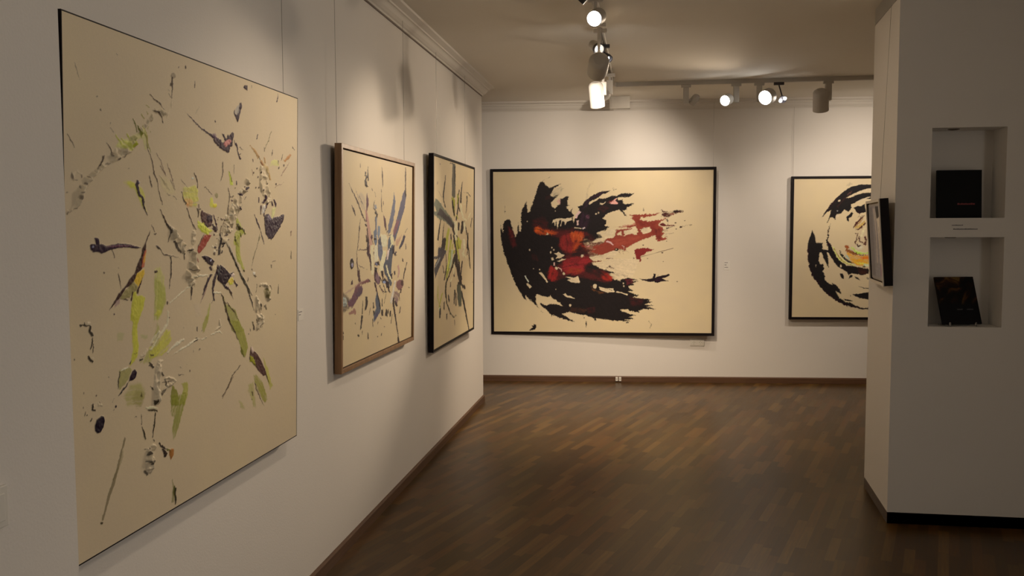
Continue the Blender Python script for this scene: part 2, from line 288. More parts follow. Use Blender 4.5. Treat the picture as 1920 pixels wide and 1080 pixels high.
# ------------------------------------------------------------------ painted canvases
# each line: colour | opacity | softness mm | edge jitter mm | relief mm | kind | x y ... (mm from the lower left corner of the frame); dark flecks on the impasto ropes mix dark paint with painted crevice shadow
ART_SWEEP = """2a211f|1|2.9|5.2|0.8|0|544 1667 568 1674 603 1645 630 1612 684 1620 737 1641 773 1653 727 1619 700 1601 678 1574 667 1548 657 1521 684 1510 721 1529 750 1529 715 1500 689 1473 664 1446 667 1414 700 1382 724 1400 737 1424 764 1430 769 1467 758 1488 791 1486 812 1506 845 1522 855 1499 845 1466 845 1424 876 1413 839 1408 831 1386 854 1365 871 1349 898 1386 887 1338 909 1311 901 1272 924 1185 965 1127 1122 769 1200 732 1253 709 1350 683 1284 674 1334 616 1414 597 1483 630 1606 611 1537 593 1612 595 1537 570 1577 552 1510 537 1516 510 1561 489 1495 478 1618 435 1554 424 1559 413 1670 403 1750 393 1711 379 1762 368 1676 341 1780 327 1700 315 1797 289 1682 285 1602 268 1625 252 1522 262 1496 284 1421 278 1442 256 1496 246 1523 230 1597 219 1512 202 1574 176 1464 175 1517 156 1470 154 1363 158 1255 174 1153 184 1154 157 1137 156 1137 183 1094 200 1029 216 959 226 878 253 785 232 839 194 919 143 845 155 764 182 682 214 671 193 655 231 601 279 546 328 536 350 568 334 606 318 650 337 709 335 791 319 753 362 688 394 656 432 633 410 558 426 525 453 503 443 495 377 503 339 527 285 438 371 384 431 390 375 350 420 296 507 253 594 221 681 183 790 145 899 124 996 111 1104 106 1205 136 1124 136 1170 139 1223 158 1256 196 1264 218 1245 234 1180 242 1147 261 1104 271 1077 293 1125 305 1234 320 1125 337 1158 332 1255 337 1330 354 1384 387 1448 398 1454 408 1351 430 1341 441 1384 474 1480 506 1576 539 1656
2a211f|1|2.9|5.2|0.8|0|950 1408 1004 1416 1033 1461 1091 1508 1171 1550 1250 1571 1303 1568 1261 1547 1208 1524 1144 1482 1075 1445 1081 1423 1134 1455 1187 1489 1240 1491 1314 1512 1377 1520 1430 1545 1560 1542 1526 1513 1505 1497 1410 1501 1372 1490 1389 1469 1431 1480 1441 1437 1473 1424 1566 1435 1527 1405 1484 1389 1490 1362 1441 1357 1479 1299 1464 1299 1426 1347 1399 1368 1336 1352 1272 1321 1251 1300 1220 1274 1262 1252 1262 1215 1241 1193 1299 1182 1252 1145 1199 1135 1156 1113 1178 1080 1098 1028 965 1098 895 1156 924 1272 959 1329 970 1369
4a2a3a|0.6|11.5|6.9|0.2|0|1039 1461 1097 1501 1177 1541 1246 1563 1211 1535 1120 1484 1062 1438 1051 1398 1005 1375
4a2a3a|0.7|23.1|6.9|0.2|0|993 1340 1051 1329 1086 1242 1040 1167 970 1190
6a2422|0.5|17.2|6.9|0.1|0|1166 1374 1223 1414 1281 1385 1235 1345
5a3424|0.8|11.7|7.0|0.1|0|878 293 966 299 1053 276 1024 247 937 252 878 269
6a2422|0.5|17.6|7.0|0.1|0|1053 294 1146 306 1146 259 1076 247
6a2422|0.5|23.3|7.0|0.1|0|1527 425 1659 396 1648 344 1539 332
6a2422|0.9|14.6|7.0|0.1|0|195 1193 236 1152 265 1065 276 971 235 960 206 1065
9a3a2c|0.8|8.8|7.0|0.1|0|206 1158 230 1135 247 1077 224 1065
6a2422|0.6|23.2|7.0|0.1|0|471 1262 576 1285 622 1238 622 1157 529 1169 470 1192
6a2422|0.8|11.5|6.9|0.1|0|611 1516 646 1522 652 1493 617 1487
6a2422|0.6|17.5|7.0|0.1|0|458 889 505 866 516 819 469 831
6a2422|0.6|17.4|7.0|0.1|0|674 1099 762 1133 878 1156 924 1179 889 1098 762 1064
6a2422|0.92|17.4|8.7|0.3|0|610 1169 733 1157 907 1150 1051 1121 1155 1063 1121 1011 1282 1028 1357 1074 1466 1079 1466 941 1340 923 1196 877 1081 842 1121 784 1035 749 1087 720 1214 715 1284 680 1353 622 1284 575 1110 610 994 633 855 656 750 621 703 585 633 609 621 679 668 726 715 749 773 790 808 854 831 889 773 924 744 994 762 1064 674 1093
a02e28|1|17.4|7.0|0.3|0|762 1052 797 1093 866 1110 913 1063 924 970 890 901 820 912 762 971
c24a22|1|14.5|7.0|0.3|0|866 1110 936 1133 1011 1121 1028 1063 1005 1005 959 970 924 901 890 924 913 1005 878 1052
e07030|1|11.6|7.0|0.2|0|889 1121 924 1127 924 1092 901 1069
d8622c|1|17.4|7.0|0.2|0|947 1098 999 1098 1005 1040 959 1028
d2541f|1|14.5|7.0|0.3|0|476 1169 523 1189 587 1157 715 1122 669 1099 552 1108 494 1128
f07028|1|8.7|7.0|0.2|0|488 1169 523 1181 540 1151 505 1134
b04a28|0.8|11.6|7.0|0.2|0|645 1134 738 1122 704 1099 645 1105
a82c2c|1|17.5|7.0|0.2|0|808 831 878 854 994 866 1081 854 1110 808 1029 767 1029 703 936 668 820 679 773 726
a8481e|0.7|17.5|7.0|0.1|0|878 738 1006 714 959 679 843 691
b8341f|0.8|23.2|7.0|0.2|0|994 982 1109 970 1167 993 1213 947 1121 900 1029 924
b02c26|1|14.6|7.0|0.2|0|662 749 715 737 738 679 721 615 668 591 633 632 645 702
b83020|1|11.6|7.0|0.2|0|1203 703 1272 680 1336 628 1307 593 1238 610 1209 657
8a2a34|0.8|11.6|7.0|0.1|0|1468 611 1548 617 1549 576 1491 553
2a211f|0.85|17.4|7.0|0.1|0|924 947 1005 964 1110 929 1075 895 971 877 878 866
2a211f|0.85|17.5|7.0|0.1|0|1023 749 1098 784 1179 732 1260 680 1203 633 1133 668 1041 691
2a211f|0.9|8.7|6.9|0.2|0|1005 1057 1086 1097 1201 1097 1224 1062 1109 1028 1040 1011 971 1011
a34430|1|2.9|6.3|0.6|0|1263 1048 1357 1074 1358 1120 1397 1091 1465 1082 1465 1137 1339 1143 1534 1165 1454 1119 1597 1090 1585 1100 1607 1132 1580 1186 1499 1171 1454 1180 1339 1172 1568 1211 1570 1228 1527 1276 1548 1292 1511 1316 1584 1308 1706 1315 1837 1328 1791 1307 1691 1286 1633 1286 1622 1265 1664 1243 1743 1238 1822 1254 1908 1274 1843 1232 1823 1206 1855 1174 1887 1147 1853 1130 1887 1112 1855 1073 1916 1052 1824 1025 1797 1052 1787 1089 1750 1078 1692 1057 1649 1042 1571 1010 1481 956 1466 923 1397 947 1349 923 1283 900 1196 877 1121 900 1167 970 1225 1005
b8523a|0.6|17.3|6.9|0.2|0|1282 1028 1454 1062 1597 1073 1682 1096 1603 1038 1455 993 1340 970
8a2f26|0.7|14.3|6.9|0.2|0|1584 1257 1710 1228 1806 1233 1784 1176 1831 1072 1773 1095 1705 1188 1625 1188
7a2a24|0.8|11.5|6.9|0.2|0|1784 1153 1841 1164 1848 1049 1808 1044
5a2622|1|6.8|7.4|0.3|0|1853 1364 1885 1341 1919 1347 1975 1344 2037 1354 2083 1340 1979 1312 1908 1285 1859 1301
9a4030|1|2.9|6.9|0.2|0|1942 1324 1987 1326 1987 1312 1942 1301
3a2420|1|2.9|6.8|0.2|0|1978 1329 2021 1341 2083 1349 2082 1354 2019 1358 1973 1352
cbb085|1|2.9|3.4|0.1|0|1625 1151 1670 1173 1727 1179 1750 1141 1728 1121 1660 1104 1637 1130
4a2820|1|2.9|6.9|0.3|0|1632 1149 1699 1162 1699 1167 1630 1158
cbb085|0.95|2.9|4.0|0.1|0|1339 1120 1431 1137 1465 1163 1585 1179 1582 1131 1545 1108 1465 1091 1442 1108 1431 1088 1385 1114
a34430|1|2.9|6.9|0.4|0|1361 1106 1412 1129 1534 1155 1533 1164 1404 1157 1352 1122
a34430|1|2.9|6.9|0.4|0|1454 1085 1456 1134 1437 1149 1425 1136 1428 1128 1431 1085
c08060|1|2.9|6.9|0.4|0|1443 1180 1512 1191 1575 1211 1572 1222 1509 1208 1441 1197
7a2c28|1|2.9|2.9|0.3|0|1829 1204 1869 1224 1909 1201 1999 1196 1909 1184 1852 1190
4a241e|1|2.9|6.9|0.3|0|1906 1153 1946 1167 1989 1187 1987 1191 1940 1183 1901 1169
4a241e|1|2.9|6.9|0.3|0|1898 1256 1920 1226 1917 1205 1923 1203 1931 1228 1918 1266
7a4a30|1|2.9|6.9|0.2|0|1853 1130 1921 1139 1921 1142 1852 1141
7a4a30|1|2.9|6.9|0.2|0|1876 1097 1978 1111 1977 1114 1875 1105
7a4a30|1|2.9|6.9|0.2|0|1840 1084 1910 1071 1910 1074 1843 1095
4a2a20|1|2.9|1.7|0.3|0|2016 1221 2013 1216 2007 1213 2000 1213 1994 1216 1992 1221 1994 1225 2000 1228 2007 1228 2013 1225
4a2a20|1|2.9|1.7|0.3|0|2076 1176 2073 1169 2064 1165 2054 1165 2045 1169 2042 1176 2045 1182 2054 1187 2064 1186 2073 1182
4a2a20|1|2.9|1.7|0.3|0|2021 1155 2019 1151 2014 1149 2008 1149 2003 1151 2001 1155 2003 1159 2008 1161 2014 1161 2019 1159
4a2a20|1|2.9|1.7|0.3|0|2107 1244 2106 1242 2103 1240 2098 1240 2095 1242 2094 1244 2095 1247 2098 1248 2103 1248 2106 1247
4a2a20|1|2.9|1.7|0.3|0|1671 984 1669 980 1664 977 1657 977 1652 980 1650 984 1652 988 1657 990 1664 990 1669 988
4a2a20|1|2.9|1.7|0.3|0|2036 588 2034 585 2030 583 2024 583 2020 585 2018 588 2020 592 2024 594 2030 594 2034 592
4a2a20|1|2.9|1.7|0.3|0|1884 807 1882 804 1879 802 1874 802 1870 804 1868 807 1870 810 1873 812 1878 812 1882 810
4a2a20|1|2.9|1.7|0.3|0|1879 899 1876 894 1870 891 1862 891 1856 894 1854 899 1856 904 1862 907 1870 907 1876 904
4a2a20|1|2.9|1.7|0.3|0|1917 1023 1916 1021 1913 1019 1908 1019 1905 1021 1904 1023 1905 1026 1908 1028 1912 1028 1916 1026
4a2a20|1|2.9|1.7|0.3|0|1713 839 1712 837 1709 836 1705 836 1703 837 1701 839 1702 842 1705 843 1709 843 1712 842
6a4a34|1|2.9|6.9|0.1|0|2074 1176 2169 1201 2168 1204 2072 1185
7a5a40|1|2.9|1.2|0.1|0|1631 851 1742 881 1983 948 1982 953 1740 885 1629 857
4a3020|1|2.9|6.9|0.1|0|1658 1377 1656 1351 1663 1351 1663 1377
962c28|1|2.9|4.6|0.5|0|1564 930 1604 946 1666 954 1780 935 1709 908 1667 880 1636 860 1642 816 1625 796 1619 819 1605 785 1578 773 1551 715 1562 750 1583 800 1582 870 1570 902
5a2420|1|2.9|6.9|0.3|0|1574 799 1547 723 1558 719 1590 793
6a2a24|1|2.9|6.9|0.3|0|1550 859 1549 825 1550 797 1556 796 1566 825 1555 860
2a1820|1|2.9|3.5|0.5|0|1621 623 1669 613 1764 629 1775 677 1796 677 1794 634 1838 651 1906 659 1936 678 1945 656 1907 632 1865 624 1937 594 1854 592 1823 573 1775 589 1732 586 1669 599 1637 607
4a2030|1|8.7|6.9|0.1|0|1852 611 1846 598 1832 589 1814 589 1800 598 1794 611 1800 625 1814 633 1832 633 1846 625
2a1820|1|2.9|6.9|0.3|0|1829 648 1837 667 1830 672 1817 656
cbb085|1|2.9|2.9|0.15|0|689 1259 721 1272 764 1278 820 1272 893 1284 888 1258 834 1237 817 1204 808 1243 791 1243 769 1191 773 1255 756 1261 732 1162 721 1249 705 1197 692 1238 672 1218
cbb085|1|2.9|2.3|0.15|0|717 1355 715 1350 712 1347 707 1347 704 1350 703 1355 704 1360 707 1363 712 1363 715 1360
cbb085|1|2.9|2.3|0.15|0|408 1244 407 1240 404 1237 400 1237 397 1240 396 1244 397 1248 400 1250 404 1250 407 1248
cbb085|1|2.9|2.3|0.15|0|439 931 437 923 432 919 425 919 420 923 418 931 420 938 425 943 432 943 437 938
cbb085|1|2.9|2.3|0.15|0|681 957 679 951 675 947 669 947 665 951 663 957 665 963 669 967 675 967 679 963
cbb085|1|2.9|2.3|0.15|0|703 933 701 927 696 923 691 923 686 927 684 933 686 940 691 944 696 944 701 940
cbb085|1|2.9|2.3|0.15|0|670 904 668 895 662 890 655 890 649 896 647 904 649 912 655 917 662 917 668 912
cbb085|1|2.9|2.3|0.15|0|816 672 813 662 806 656 797 655 790 662 788 671 790 681 797 688 806 688 813 681
cbb085|1|2.9|2.3|0.15|0|721 500 720 496 717 493 713 493 710 496 708 500 710 505 713 508 717 508 720 505
cbb085|1|2.9|2.3|0.15|0|886 324 883 315 876 308 868 308 861 314 858 324 860 334 867 340 876 341 883 334
cbb085|1|2.9|2.3|0.15|0|1164 536 1160 520 1149 510 1135 510 1124 520 1120 536 1124 551 1135 561 1149 561 1160 551
cbb085|1|2.9|2.3|0.15|0|1164 1322 1162 1314 1156 1309 1149 1309 1144 1314 1141 1322 1144 1330 1149 1335 1156 1335 1162 1330
cbb085|1|2.9|2.3|0.15|0|1188 1334 1186 1326 1181 1322 1174 1322 1169 1326 1167 1334 1169 1341 1174 1346 1181 1345 1186 1341
cbb085|1|2.9|2.3|0.15|0|547 717 545 711 541 707 536 707 531 711 529 717 531 723 536 727 541 727 545 723
cbb085|1|2.9|2.3|0.15|0|736 732 733 721 725 714 716 714 708 721 706 732 708 742 716 749 725 749 733 742
cbb085|1|2.9|2.3|0.15|0|477 728 476 725 473 723 471 723 468 725 467 728 468 732 471 734 474 734 476 732
cbb085|1|2.9|2.3|0.15|0|1078 1005 1075 997 1070 992 1063 992 1057 997 1054 1005 1057 1013 1062 1018 1070 1018 1075 1013
cbb085|1|2.9|2.3|0.15|0|1378 935 1377 930 1373 927 1369 927 1365 930 1364 935 1365 940 1369 943 1373 943 1377 940
cbb085|1|2.9|2.3|0.15|0|1459 567 1457 560 1452 556 1447 556 1442 560 1440 567 1442 573 1446 578 1452 578 1457 574
cbb085|1|2.9|2.3|0.15|0|1463 541 1462 534 1457 530 1451 530 1447 534 1445 541 1447 547 1451 551 1457 551 1461 547
2a211f|1|2.9|6.9|0.2|0|1391 932 1387 918 1377 910 1365 910 1355 919 1352 932 1355 946 1365 954 1377 954 1387 946
cbb085|1|2.9|1.2|0.2|0|1377 938 1376 934 1373 931 1369 931 1366 934 1365 938 1366 942 1369 944 1373 944 1376 942
cbb085|1|2.9|2.3|0.2|0|663 846 666 816 694 822 686 851
d8a890|1|2.9|2.3|0.2|0|689 796 686 761 709 761 706 796
d8a890|1|2.9|1.8|0.2|0|735 738 769 716 775 696 783 698 778 724 741 748
cbb085|1|2.9|2.9|0.15|0|604 1096 624 1125 642 1105 622 1093
cbb085|1|2.9|2.9|0.15|0|693 893 727 898 742 915 779 886 814 875 797 860 773 845 715 839 738 866
cbb085|1|2.9|2.9|0.15|0|721 812 753 799 826 832 779 837 750 819
cbb085|1|2.9|2.9|0.2|0|535 681 563 641 618 573 628 580 586 658 548 693
c8c0a0|1|2.9|2.3|0.2|0|373 646 390 604 411 576 421 582 406 612 384 652
cbb085|1|2.9|3.5|0.2|0|391 562 404 534 428 505 451 523 427 552 405 572
cbb085|1|2.9|2.9|0.15|0|794 445 817 454 849 431 878 428 919 399 843 410
cbb085|1|2.9|2.9|0.15|0|823 634 866 638 907 627 959 647 980 574 942 571 878 583 843 600 878 612
7a4a28|0.9|5.8|7.0|0.1|0|1099 540 1134 505 1203 476 1250 464 1192 452 1111 499
cbb085|1|2.9|2.9|0.15|0|1190 531 1238 517 1340 511 1352 472 1281 465 1215 488 1189 505
cbb085|1|2.9|2.3|0.2|0|1369 470 1427 459 1493 437 1497 451 1430 471 1372 484
1c1614|1|2.9|7.0|0.2|0|1248 511 1329 491 1332 502 1251 522
cbb085|1|2.9|2.9|0.15|0|1155 1116 1199 1126 1230 1114 1293 1152 1351 1160 1358 1131 1316 1091 1345 1065 1252 1051 1247 1074 1273 1101 1219 1091 1178 1100
cbb085|1|2.9|2.9|0.15|0|1092 1020 1132 1034 1173 1058 1226 1065 1219 1032 1161 1012
e0b0a0|1|2.9|1.7|0.2|0|1261 1018 1300 1004 1336 980 1343 989 1310 1022 1266 1035
e4b8a4|1|2.9|2.3|0.3|0|972 1359 936 1319 927 1280 944 1274 958 1305 989 1345
dcb49c|1|2.9|2.3|0.3|0|941 1254 944 1202 962 1202 964 1254
a06070|1|6.9|6.9|0.2|0|1080 1294 1077 1280 1068 1272 1057 1272 1049 1280 1045 1294 1049 1308 1057 1316 1068 1316 1077 1307
c87880|1|5.8|6.9|0.2|0|773 1457 770 1442 759 1433 747 1433 737 1442 733 1457 737 1473 747 1482 759 1482 770 1472
cbb085|1|2.9|2.9|0.15|0|1223 1420 1189 1423 1192 1438 1235 1440 1260 1457 1252 1437
dc9c84|1|2.9|2.9|0.2|0|1292 1436 1326 1456 1360 1490 1378 1487 1361 1465 1387 1442 1384 1427 1326 1425
9a3a30|1|4.6|6.9|0.2|0|1269 1445 1326 1468 1349 1465 1315 1442
cbb085|1|2.9|7.0|0.2|0|1026 869 1022 860 1012 855 999 855 989 860 985 869 989 877 999 882 1012 882 1022 877
cbb085|1|2.9|1.7|0.2|0|917 1170 993 1159 994 1170 919 1182
e8c8b8|1|2.9|1.7|0.2|0|1009 1154 1038 1168 1030 1183 1001 1169
e8a090|1|2.9|7.0|0.2|0|1083 973 1081 968 1073 965 1065 965 1057 968 1055 973 1057 978 1065 981 1073 981 1081 978
cbb085|1|2.9|2.9|0.15|0|1081 854 1127 863 1202 871 1340 926 1398 912 1340 848 1225 828 1133 822 1092 831
cbb085|1|2.9|2.9|0.15|0|1120 781 1202 802 1340 842 1627 831 1548 634 1399 613 1341 657 1358 686 1253 715 1191 741
8a3428|1|2.9|7.0|0.3|0|1087 796 1157 800 1209 813 1208 819 1156 815 1087 819
8a5040|1|2.9|7.0|0.3|0|1261 825 1341 837 1340 842 1259 842
5a2a24|1|2.9|7.0|0.3|0|1274 733 1293 740 1346 724 1348 729 1296 760 1269 743
2a211f|1|2.9|7.0|0.3|0|1246 707 1293 689 1352 683 1353 689 1297 706 1252 723
8a7058|0.6|11.6|7.0|0.1|0|1339 672 1425 646 1490 643 1491 648 1430 668 1343 688
7a3a2c|1|2.9|6.9|0.3|0|1440 978 1461 957 1452 926 1431 920 1433 915 1458 921 1472 959 1446 984
e0a890|1|2.9|1.7|0.2|0|1429 978 1450 961 1452 941 1458 941 1460 967 1434 985
a06a50|0.8|2.9|6.9|0.2|0|1392 915 1408 888 1411 889 1403 920
a06a50|0.8|2.9|6.9|0.2|0|1433 909 1454 882 1457 884 1443 915
a06a50|0.8|2.9|6.9|0.2|0|1468 916 1511 899 1513 902 1476 931
2a211f|1|3.0|3.0|0.4|0|411 39 432 62 458 80 444 104 467 98 475 114 497 104 502 84 485 54 455 48
2a211f|1|2.9|7.1|0.3|0|1045 153 1036 118 1044 82 1049 82 1056 117 1050 153
2a211f|1|2.9|7.0|0.3|0|1512 142 1509 135 1501 132 1492 131 1484 135 1482 141 1484 148 1492 151 1501 152 1509 148
2a211f|1|2.9|7.1|0.2|0|1028 185 1027 179 1023 176 1019 176 1016 179 1014 185 1016 190 1019 194 1023 194 1027 191
2a211f|1|2.9|7.0|0.3|0|1730 150 1747 122 1739 83 1744 81 1758 124 1735 154
2a211f|1|2.9|7.1|0.3|0|875 149 918 140 920 146 881 166
2a211f|1|2.9|7.1|0.2|0|551 264 570 236 577 240 561 270
2a211f|1|2.9|6.9|0.3|0|1333 1601 1343 1573 1372 1585 1371 1590 1348 1586 1341 1604
8a7458|1|2.9|6.9|0.1|0|571 1674 647 1722 645 1724 566 1682
7a6a54|0.7|2.9|7.0|0.1|0|397 1433 414 1488 411 1489 381 1440
8a7a5c|0.6|11.5|6.9|0.1|0|715 1502 770 1553 799 1599 794 1603 754 1569 693 1529
9a8a6c|0.5|17.3|6.9|0.1|0|698 1512 741 1564 777 1608 770 1617 713 1593 663 1543
9a8468|0.35|11.5|6.9|0.05|0|1056 1489 1070 1584 1121 1666 1117 1668 1054 1591 1045 1490
5a4838|0.5|2.9|7.0|0.05|0|155 1415 158 1333 163 1333 161 1415
5a4438|1|2.9|1.2|0.1|0|166 1354 165 1351 162 1349 159 1349 156 1351 155 1354 156 1357 159 1359 162 1359 165 1357"""
ART_RING = """2a2320|1|2.8|2.8|0.7|0|317 1089 352 1144 397 1218 462 1293 541 1367 619 1417 712 1439 837 1440 950 1425 1044 1384 1124 1322 1084 1336 1004 1377 924 1398 838 1405 753 1386 687 1362 608 1326 556 1292 517 1238 452 1184 420 1123 378 1034 406 1123 425 1170 379 1150 346 1116
2a2320|1|2.8|3.4|0.7|0|462 1299 609 1299 674 1332 753 1353 833 1348 953 1323 1053 1269 1128 1187 1088 1201 987 1276 887 1297 835 1284 755 1291 703 1264 643 1241 624 1224 631 1197 599 1149 558 1177 519 1136 473 1129 464 1072 434 1096 407 1096 378 1034 406 1123 437 1232
3a1620|0.6|4.5|6.8|0.1|0|323 1096 404 1222 489 1313 502 1313 424 1218 385 1164
5a3028|0.7|6.8|6.8|0.1|0|464 1204 543 1279 621 1359 634 1366 556 1272 491 1211
cbb085|1|2.8|2.8|0.2|0|610 1304 657 1327 729 1358 827 1385 885 1396 884 1400 824 1399 724 1373 652 1338 608 1307
cbb085|1|2.8|2.3|0.2|0|677 1254 744 1278 796 1298 834 1306 834 1309 793 1310 739 1290 675 1261
c8b088|1|2.8|1.7|0.2|0|697 1260 769 1283 835 1278 835 1282 768 1288 694 1269
cbb085|1|2.8|2.3|0.2|0|511 1276 511 1269 505 1264 497 1261 489 1261 484 1266 485 1272 490 1278 499 1281 507 1280
cbb085|1|2.8|2.8|0.2|0|502 1112 498 1104 489 1099 478 1099 468 1104 465 1112 468 1120 477 1125 489 1125 498 1120
8a5a48|1|4.5|6.8|0.1|0|583 1330 629 1363 625 1369 579 1335
9a9080|1|2.8|6.8|0.1|0|493 1158 492 1153 488 1150 483 1150 479 1153 477 1158 479 1163 483 1166 488 1166 492 1163
2a2320|1|2.8|2.8|0.5|0|648 1193 690 1213 730 1213 763 1237 778 1148 712 1132 686 1142
3a1620|1|2.8|6.8|0.1|0|658 1190 692 1149 765 1148 712 1132 686 1142
2a2320|1|2.8|2.8|0.5|0|639 1156 649 1132 627 1095 604 1081 608 1040 584 1061 574 1095 606 1122
2a2320|1|2.8|3.4|0.7|0|226 960 257 891 265 830 286 816 326 816 340 768 179 768 191 851
2a2320|1|2.8|6.8|0.4|0|413 1035 392 974 385 892 375 849 384 789 392 754 436 768 422 801 395 851 395 890 400 972 417 1034
4a3028|1|2.8|6.8|0.1|0|414 1035 395 960 390 850 394 850 398 959 416 1034
6a3628|1|2.8|6.8|0.5|0|655 975 690 1019 740 1074 769 1104 763 1111 728 1087 673 1034 644 983
6a3628|1|2.8|6.8|0.5|0|679 953 735 977 785 1036 777 1043 723 994 674 963
6a3628|1|2.8|6.8|0.5|0|675 910 691 929 685 851 664 821 683 809 700 847 704 933 667 925
6a3628|1|2.8|6.8|0.5|0|713 904 712 846 749 810 758 820 727 852 723 904
6a3628|1|2.8|6.8|0.5|0|786 790 804 848 784 892 772 888 781 850 761 799
c8a050|1|5.7|6.8|0.4|0|672 976 723 988 779 1048 770 1058 708 1011 666 995
b07830|1|2.8|6.8|0.3|0|679 996 719 1029 762 1092 757 1096 710 1037 673 1003
e0c890|1|2.8|6.8|0.4|0|751 885 769 938 794 981 784 990 745 951 726 895
5a4030|1|2.8|1.1|0.2|0|698 1093 713 1113 720 1093 744 1110 742 1112 720 1096 713 1117 695 1095
b05a28|1|4.5|6.8|0.4|0|564 789 587 770 601 760 615 775 601 793 570 801
7a6a50|0.4|11.2|6.7|0.05|0|590 1423 615 1445 631 1448 632 1453 608 1464 575 1445
2a2320|1|2.9|4.0|0.7|0|181 825 334 825 339 782 329 754 378 747 401 647 406 554 381 597 345 668 323 725 309 718 297 633 312 590 346 604 354 554 348 504 370 461 364 426 407 383 449 369 441 390 483 376 508 347 526 326 545 276 513 290 478 311 507 261 521 233 557 211 592 183 655 183 690 154 740 133 823 123 830 140 850 141 934 141 1016 170 1098 213 1071 177 982 127 879 105 740 117 600 147 501 197 402 268 316 354 252 440 208 540 188 640 180 733
3a1620|0.9|2.3|6.9|0.1|0|180 797 192 797 195 640 218 540 262 447 323 368 316 354 252 440 208 540 188 640 180 733
3a1620|0.9|2.3|6.9|0.1|0|316 358 402 283 501 211 600 161 740 129 740 117 600 147 501 197 402 268
3a1620|1|2.8|6.8|0.1|0|390 825 411 825 405 782 391 789
cbb085|0.5|2.9|6.9|0.1|0|278 576 277 565 273 558 268 558 263 565 262 576 263 587 267 593 272 593 277 587
2a2320|1|2.9|2.9|0.4|0|563 226 640 212 668 197 627 197 585 204
2a2320|1|2.8|3.4|0.7|0|397 811 433 782 469 711 491 668 534 618 590 583 701 568 827 540 821 490 745 476 703 490 647 501 620 476 592 511 521 554 471 604 428 668 399 718 364 732 378 747 399 747
5a3020|0.8|8.5|6.8|0.2|0|701 561 799 547 820 519 800 490 745 483 710 511
cbb085|1|2.8|1.7|0.2|0|542 576 540 566 536 561 531 561 527 566 525 576 526 585 530 591 535 591 540 585
2a2320|1|2.9|2.3|0.4|0|523 494 550 497 568 469 566 433 541 447
2a2320|1|2.9|2.3|0.4|0|614 433 627 469 637 483 662 476 655 454 631 447
2a2320|1|2.9|2.3|0.3|0|672 469 711 454 740 419 697 440
2a2320|1|2.9|1.7|0.3|0|716 356 775 336 846 331 929 339 928 342 846 336 777 345 717 360
2a2320|1|2.9|3.4|0.6|0|660 272 729 280 847 298 943 305 1013 298 945 241 849 212 765 226 695 247
2a2320|1|2.9|6.9|0.3|0|649 256 648 251 643 248 638 248 634 251 632 256 634 261 638 264 643 264 647 261
7a6a58|0.8|5.7|6.8|0.1|0|830 444 828 437 820 433 811 433 803 437 800 444 803 451 810 455 820 455 827 451
d8d070|1|4.6|2.8|0.4|0|441 780 469 707 513 640 586 596 672 577 674 588 593 613 525 654 483 715 452 784
a88a30|1|2.8|6.8|0.3|0|458 759 501 673 559 615 644 577 647 582 564 622 508 678 463 762
3a3428|1|3.4|6.8|0.3|0|507 738 537 667 598 616 671 593 674 601 608 635 556 683 513 741
f0dc90|1|2.8|1.7|0.4|0|493 745 522 680 580 615 658 586 660 593 584 622 529 685 499 748
e8a020|1|8.5|6.8|0.3|0|587 732 657 696 726 682 816 689 864 703 867 583 798 575 715 583 645 611 602 661
f07818|1|8.5|6.8|0.3|0|692 682 816 682 851 689 852 646 796 647 755 647
f8dc50|1|6.8|6.8|0.3|0|644 640 728 618 797 604 825 618 825 590 728 590
8ab0a0|0.8|5.7|6.8|0.2|0|580 704 602 682 637 632 616 647 588 675
a8602c|1|4.5|6.8|0.3|0|571 782 614 753 677 718 726 696 685 689 615 718 579 739
c8dc50|1|2.8|6.8|0.4|0|629 770 664 732 709 702 775 696 837 714 835 721 774 710 714 719 675 746 639 780
e8e890|1|2.3|6.8|0.4|0|645 779 688 735 746 713 822 715 822 720 747 723 693 743 651 785
7a4420|1|2.3|6.8|0.2|0|612 758 668 715 726 690 816 686 816 692 726 696 672 721 615 763
f8f0b0|1|4.5|6.8|0.3|0|769 579 809 569 831 569 835 582 814 596 771 600
6a5a30|1|2.8|6.8|0.2|0|790 572 788 564 782 560 774 560 767 564 765 572 767 579 773 584 781 584 787 579
fff0c0|0.7|11.3|6.8|0.3|0|765 781 758 765 737 754 712 755 691 765 682 782 690 798 710 808 736 808 757 798
5a2a20|1|2.8|6.8|0.3|0|689 814 706 773 740 791 735 801 714 790 702 820
2a2320|1|2.8|6.8|0.6|0|1107 1292 1251 1103 1347 887 1414 724 1430 729 1399 904 1318 1139 1177 1344
2a2320|1|2.8|6.8|0.6|0|1419 675 1350 519 1219 332 1107 200 1129 174 1286 271 1419 481 1450 664
c8a050|1|5.7|6.8|0.4|0|885 645 1018 704 1072 871 976 995 942 968 1017 865 968 750 861 696
2a2320|1|2.8|6.8|0.5|0|897 542 1095 619 1179 780 1121 957 1095 949 1135 786 1061 665 876 595"""
